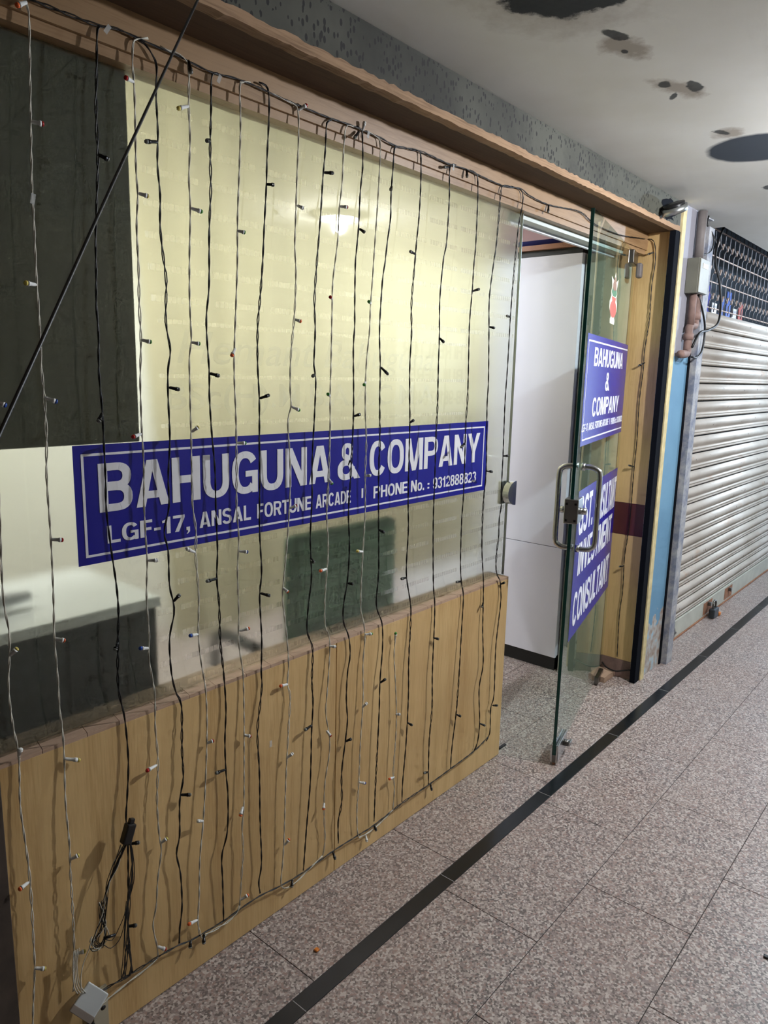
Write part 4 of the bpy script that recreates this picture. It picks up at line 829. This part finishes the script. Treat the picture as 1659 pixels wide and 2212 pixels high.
# broken trim at the corner of the ceiling
struct(poly('trim_16', [(3.52, -.12, 2.299), (3.93, -.122, 2.299), (3.93, .06, 2.299), (3.52, .06, 2.299)], (0, 0, -.004), 'dark_void'), 'dark gap at the broken corner of the ceiling')
struct(poly('trim_17', [(3.62, -.125, 2.296), (3.97, -.135, 2.298), (3.95, -.10, 2.296), (3.62, -.06, 2.294)], (0, 0, -.006), 'guide_paint'), 'broken strip of ceiling trim at the corner')

# ================================================================== BOARD ACROSS THE CORRIDOR (seen reflected in the window)
ob = tag(empty('realtor_board', (5.45, YO+.01, 1.05)), 'cream notice board with grey letters on the wall across the corridor', 'sign')
P(box('backing', 4.90, 6.02, YO+.0005, YO+.02, 1.02, 1.90, 'board_cream'), ob)
for body, xa, xb, za, zb in (('THI REALTOR', 4.98, 5.98, 1.66, 1.80), ('BUILDERS', 5.06, 5.90, 1.45, 1.57), ('OB-98107 04970', 4.98, 5.98, 1.24, 1.37), ('98107 04240', 5.10, 5.95, 1.05, 1.17)):
    # seen from the corridor the board faces +y, so the text runs towards -x
    P(lettering('lettering', body, (0, YO+.0201, 0), (-1, 0, 0), -xb, -xa, za, zb, 'board_letters', out=(0, 1, 0), thick=.002), ob)

# ================================================================== FAIRY LIGHT STRANDS
PLACE = dict(
 S0='white fairy light strand beside the dark post at the end of the wooden panel',
 S1='white fairy light strand hanging clear of the long blue sign beside its B',
 S2='black fairy light strand crossing the letter B down to the controller box',
 S3='white fairy light strand crossing the first A of the long blue sign',
 S4='black fairy light strand crossing the letter H of the long blue sign',
 S5='white fairy light strand crossing between the letters H and U of the sign',
 S6='black fairy light strand crossing the first U of the long blue sign',
 S7='white fairy light strand crossing the letter G of the long blue sign',
 S8='black fairy light strand crossing the second U of the long blue sign',
 S9='white fairy light strand crossing the N before the ampersand on the sign',
 S10='black fairy light strand crossing the A just before the ampersand',
 S11='white fairy light strand crossing between the A and the ampersand',
 S12='black fairy light strand crossing the ampersand of the long blue sign',
 S13='white fairy light strand crossing between the ampersand and COMPANY',
 S13b='short white fairy light strand hanging only on the wooden panel',
 S14='black fairy light strand crossing the C of COMPANY',
 S15='black fairy light strand crossing the M of COMPANY',
 S16='black fairy light strand crossing between P and A of COMPANY',
 S17='black fairy light strand crossing between N and Y of COMPANY',
 S18='black fairy light strand hanging along the end border of the long blue sign',
 S19='black fairy light strand hanging over the silver half round lock box',
 HDR='black fairy light cable draped along the wooden fascia',
 BASE='black fairy light cable running along the foot of the wooden panel',
 WLEAD='white lead running from the adapter to the foot of the panel',
 PIL='black fairy light strand hanging on the wooden pilaster beside the glass door')
# shared bulb meshes: unit length along z
def bulb_mesh(kind):
    bm = bmesh.new(); tube_into(bm, [(0, 0, 0), (0, 0, .004), (0, 0, .018), (0, 0, .0185), (0, 0, .024)], [.0010, .0022, .0024, .0031, .0031], 8)
    me = from_bm(bm, 'holder', True); me.materials.append(MATS['bulb_white' if kind == 'w' else 'bulb_black']); return me
def led_mesh(c):
    bm = bmesh.new(); tube_into(bm, [(0, 0, .0242), (0, 0, .0275), (0, 0, .0295), (0, 0, .0305)], [.0030, .0030, .0021, .0006], 8)
    me = from_bm(bm, 'led', True); me.materials.append(MATS['led_'+c]); return me
HOLD = {k_: bulb_mesh(k_) for k_ in 'wk'}; LED = {c: led_mesh(c) for c in 'roygbwk'}
rng = random.Random(3)
for key, colr, pts, bulbs in STRANDS:
    P3 = [Vector(p)/1000 for p in pts]
    path = spline(P3, .012)
    t = tag(empty('fairy_light_strand', P3[-1]), PLACE[key], 'fairy lights', 'fairy light strands on the shopfront')
    bm = bmesh.new(); ph = rng.random()*6; wire_r = .0012 if colr == 'w' else .00135
    acc = 0; fr = None; a_pts, b_pts = [], []; last = path[0]
    for i, p in enumerate(path):
        acc += (p-last).length; last = p
        tg = (path[min(i+1, len(path)-1)]-path[max(i-1, 0)]).normalized()
        u = tg.cross(Vector((0, 1, 0))); u = u.normalized() if u.length > .05 else Vector((1, 0, 0)); v = tg.cross(u)
        ang = ph+acc*2*math.pi/.085+.8*math.sin(acc*9+ph); sp = .00115*(1+.9*max(0, math.sin(acc*6.1+ph*3))**6)
        d_ = (u*math.cos(ang)+v*math.sin(ang))*sp
        a_pts.append(p+d_); b_pts.append(p-d_)
    tube_into(bm, a_pts, wire_r, 5); tube_into(bm, b_pts, wire_r, 5)
    mat = 'white_wire' if colr == 'w' else 'black_wire'
    P(link('cable', from_bm(bm, 'cable', True), mat), t)
    for bx in bulbs:
        A = Vector(bx[:3])/1000; Bv = Vector(bx[3:6])/1000; c = bx[6]; d_ = Bv-A
        kind = 'k' if c == 'k' else 'w'
        h = bpy.data.objects.new('bulb_holder', HOLD[kind]); C.objects.link(h)
        q = Vector((0, 0, 1)).rotation_difference(d_.normalized())
        ln = max(.019, min(.036, d_.length))/.0305
        h.rotation_mode = 'QUATERNION'; h.rotation_quaternion = q; h.location = A-P3[-1]; h.scale = (1.5, 1.5, ln); h.parent = t
        e = bpy.data.objects.new('led', LED[c]); C.objects.link(e); e.parent = h

# tape scraps holding strands
for i, (x, y, z, rx, lab) in enumerate(((.628, -.021, 1.79, .2, 'on the white strand beside the slanting black cable'), (1.165, -.02, .54, 0, 'on the black strand halfway up the wooden panel'), (.792, -.008, 2.118, .6, 'at the top of the strand crossing the letter B'), (1.045, -.008, 2.108, .4, 'at the top of the strand crossing the first U'), (1.52, -.008, 2.115, .3, 'at the top of the strand before the ampersand'), (1.905, -.008, 2.118, .2, 'at the top of the strand crossing the M'))):
    bm = bmesh.new(); bm_box(bm, -.004, .004, -.0004, .0004, -.009, .009); bmesh.ops.rotate(bm, verts=bm.verts, cent=(0, 0, 0), matrix=Matrix.Rotation(rx, 3, 'Y'))
    o = link('tape_scrap', from_bm(bm, 'tape'), 'plastic_tape'); o.location = (x, y-.004, z)
    tag(o, 'clear tape scrap '+lab, 'tape', 'tape scraps on the strands')

# controller box with its tangle of thin wires
cb = tag(empty('controller_box', (.745, -.03, .49)), 'black fairy light controller box with a tangle of thin wires', 'controller')
bm = bmesh.new(); bm_box(bm, -.011, .011, -.009, .009, -.024, .020, .003); bm_box(bm, -.006, .006, -.005, .005, .020, .031, .002)
bmesh.ops.rotate(bm, verts=bm.verts, cent=(0, 0, 0), matrix=Matrix.Rotation(.35, 3, 'Y'))
o = link('case', from_bm(bm, 'case'), 'dark_plastic'); o.location = (.744, -.038, .502); P(o, cb)
b0 = Vector((.735, -.036, .478))
for i in range(9):
    j = lambda s: rng.uniform(-s, s)
    m_ = 'white_wire' if i in (2, 6) else 'black_wire'
    pts = [b0+Vector((j(.009), j(.003), 0)), Vector((.712+j(.008), -.034+j(.005), .437)), Vector((.693+j(.005), -.034+j(.004), .395)), Vector((.682+j(.006), -.035+j(.004), .350)),
           Vector((.668+j(.016), -.034, .305)), Vector((.655+j(.012), -.034+j(.004), .275)), Vector((.668+j(.008), -.034, .262+j(.008))), Vector((.686+j(.008), -.032, .285+j(.012))), Vector((.676+j(.008), -.034, .33)), Vector((.682+j(.012), -.034, .37))]
    P(tube('wire', spline(pts, .008), .0009 if m_[0] == 'b' else .0011, m_, sides=5), cb)
for i in range(6):
    j = lambda s: rng.uniform(-s, s)
    pts = [b0+Vector((.012, 0, .004)), Vector((.752+j(.003), -.036, .44)), Vector((.748+j(.006), -.036, .38)), Vector((.738+j(.006), -.034, .32)), Vector((.728+j(.008), -.034, .25)), Vector((.724+j(.008), -.032, .19)), Vector((.722+j(.006), -.028, .145)), Vector((.736+j(.004), -.026, .135)), Vector((.742, -.026, .16)), Vector((.736+j(.004), -.028, .22))]
    P(tube('wire', spline(pts, .008), .0010, 'black_wire', sides=5), cb)
for pts in ([(.676, -.036, .278), (.695, -.036, .262), (.712, -.034, .278), (.728, -.034, .305), (.734, -.034, .335)], [(.674, -.036, .265), (.69, -.038, .246), (.712, -.036, .252), (.726, -.034, .28), (.73, -.034, .31)]):
    P(tube('wire', spline(pts, .008), .0009, 'black_wire', sides=5), cb)
for A, Bv in (((.676, -.036, .279), (.700, -.042, .276)),):
    P(tube('loose_bulb', [A, Bv], .0032, 'bulb_black', sides=8), cb)

# white adapter with its bracket
ad = tag(empty('white_adapter', (.632, -.04, .10)), 'white adapter box hanging at the foot of the panel by a beige bracket', 'adapter')
bm = bmesh.new(); bm_box(bm, -.030, .030, -.014, .014, -.026, .026, .002)
o = link('case', from_bm(bm, 'case'), 'adapter_white'); nv = Vector((-.30, -.72, .62)).normalized(); hx = Vector((0, 0, 1)).cross(nv).normalized(); hz = nv.cross(hx); a_ = .80; xa = hx*math.cos(a_)+hz*math.sin(a_); za = xa.cross(-nv); rot = Matrix((xa, -nv, za)).transposed().to_euler(); o.rotation_euler = rot; o.location = (.634, -.040, .150); P(o, ad)
bm = bmesh.new(); bm_box(bm, -.0305, -.016, -.0146, .0146, -.0265, .0265, .001)
o2 = link('end_cap', from_bm(bm, 'cap'), 'adapter_grey'); o2.rotation_euler = rot; o2.location = o.location; P(o2, ad)
for i in range(4):
    P(tube('lead', spline([(.612+.006*i, -.036, .185-.004*i), (.606+.004*i, -.034, .205), (.609+.003*i, -.028, .25), (.612+.004*i, -.03, .285)], .01), .0011, 'white_wire', sides=5), ad)
P(tube('lead', spline([(.62, -.036, .188), (.622, -.034, .22), (.632, -.032, .25), (.645, -.034, .275), (.65, -.036, .30), (.644, -.036, .29)], .01), .0011, 'white_wire', sides=5), ad)
br = tag(empty('steel_bracket', (.668, -.012, 0)), 'beige metal strip bracket standing against the foot of the panel', 'bracket')
P(box('strip', .655, .690, -.0125, -.009, .001, .135, 'bracket_beige', bev=.0008), br)
P(box('fold', .655, .690, -.0089, -.0042, .125, .135, 'bracket_beige'), br)
P(tube('hole', [(.678, -.0128, .085), (.678, -.0126, .085)], .006, 'dark_plastic', sides=14), br)
sk_ = tag(box('power_socket', .60, .650, -.052, -.0142, .03, .078, 'dark_plastic', bev=.004), 'small black power socket under the white adapter', 'socket')

# black cable stretched in front of the window, from the ceiling edge to the floor
c = [(.965, -.145, 2.297), (.908, -.172, 2.21), (.843, -.22, 2.127), (.57, -.42, 1.777), (.305, -.62, 1.436), (-.15, -.958, .852), (-.80, -1.44, .003)]
tag(tube('diagonal_cable', spline(c, .05), .0022, 'black_wire', sides=8), 'black cable stretched slantwise in front of the shop window', 'cable')
# cable at the foot of the pilaster
tag(tube('floor_cable', spline([(3.485, .05, .055), (3.47, .02, .04), (3.465, -.03, .035), (3.475, -.08, .05), (3.47, -.104, .06)], .01), .004, 'black_wire', sides=6), 'black cable sagging at the foot of the wooden pilaster', 'cable')
struct(box('wall_rubble', 3.486, 3.5015, -.10, .062, 0, .094, 'pipe_rust'), 'broken plaster under the wooden pilaster')
# litter on the floor
tag(box('leaf_litter', 2.425, 2.475, .015, .028, .0005, .006, 'dark_plastic', bev=.002), 'dark dry leaf scrap on the floor at the panel end', 'litter')
o = box('yellow_scrap', 1.175, 1.187, -.19, -.178, .0005, .006, 'orange_tag', bev=.002); tag(o, 'tiny yellow scrap lying on the corridor floor', 'litter')
tag(box('dark_pebble', 1.955, 1.967, -1.095, -1.083, .0005, .006, 'dark_plastic', bev=.002), 'tiny dark crumb lying on the granite floor', 'litter')
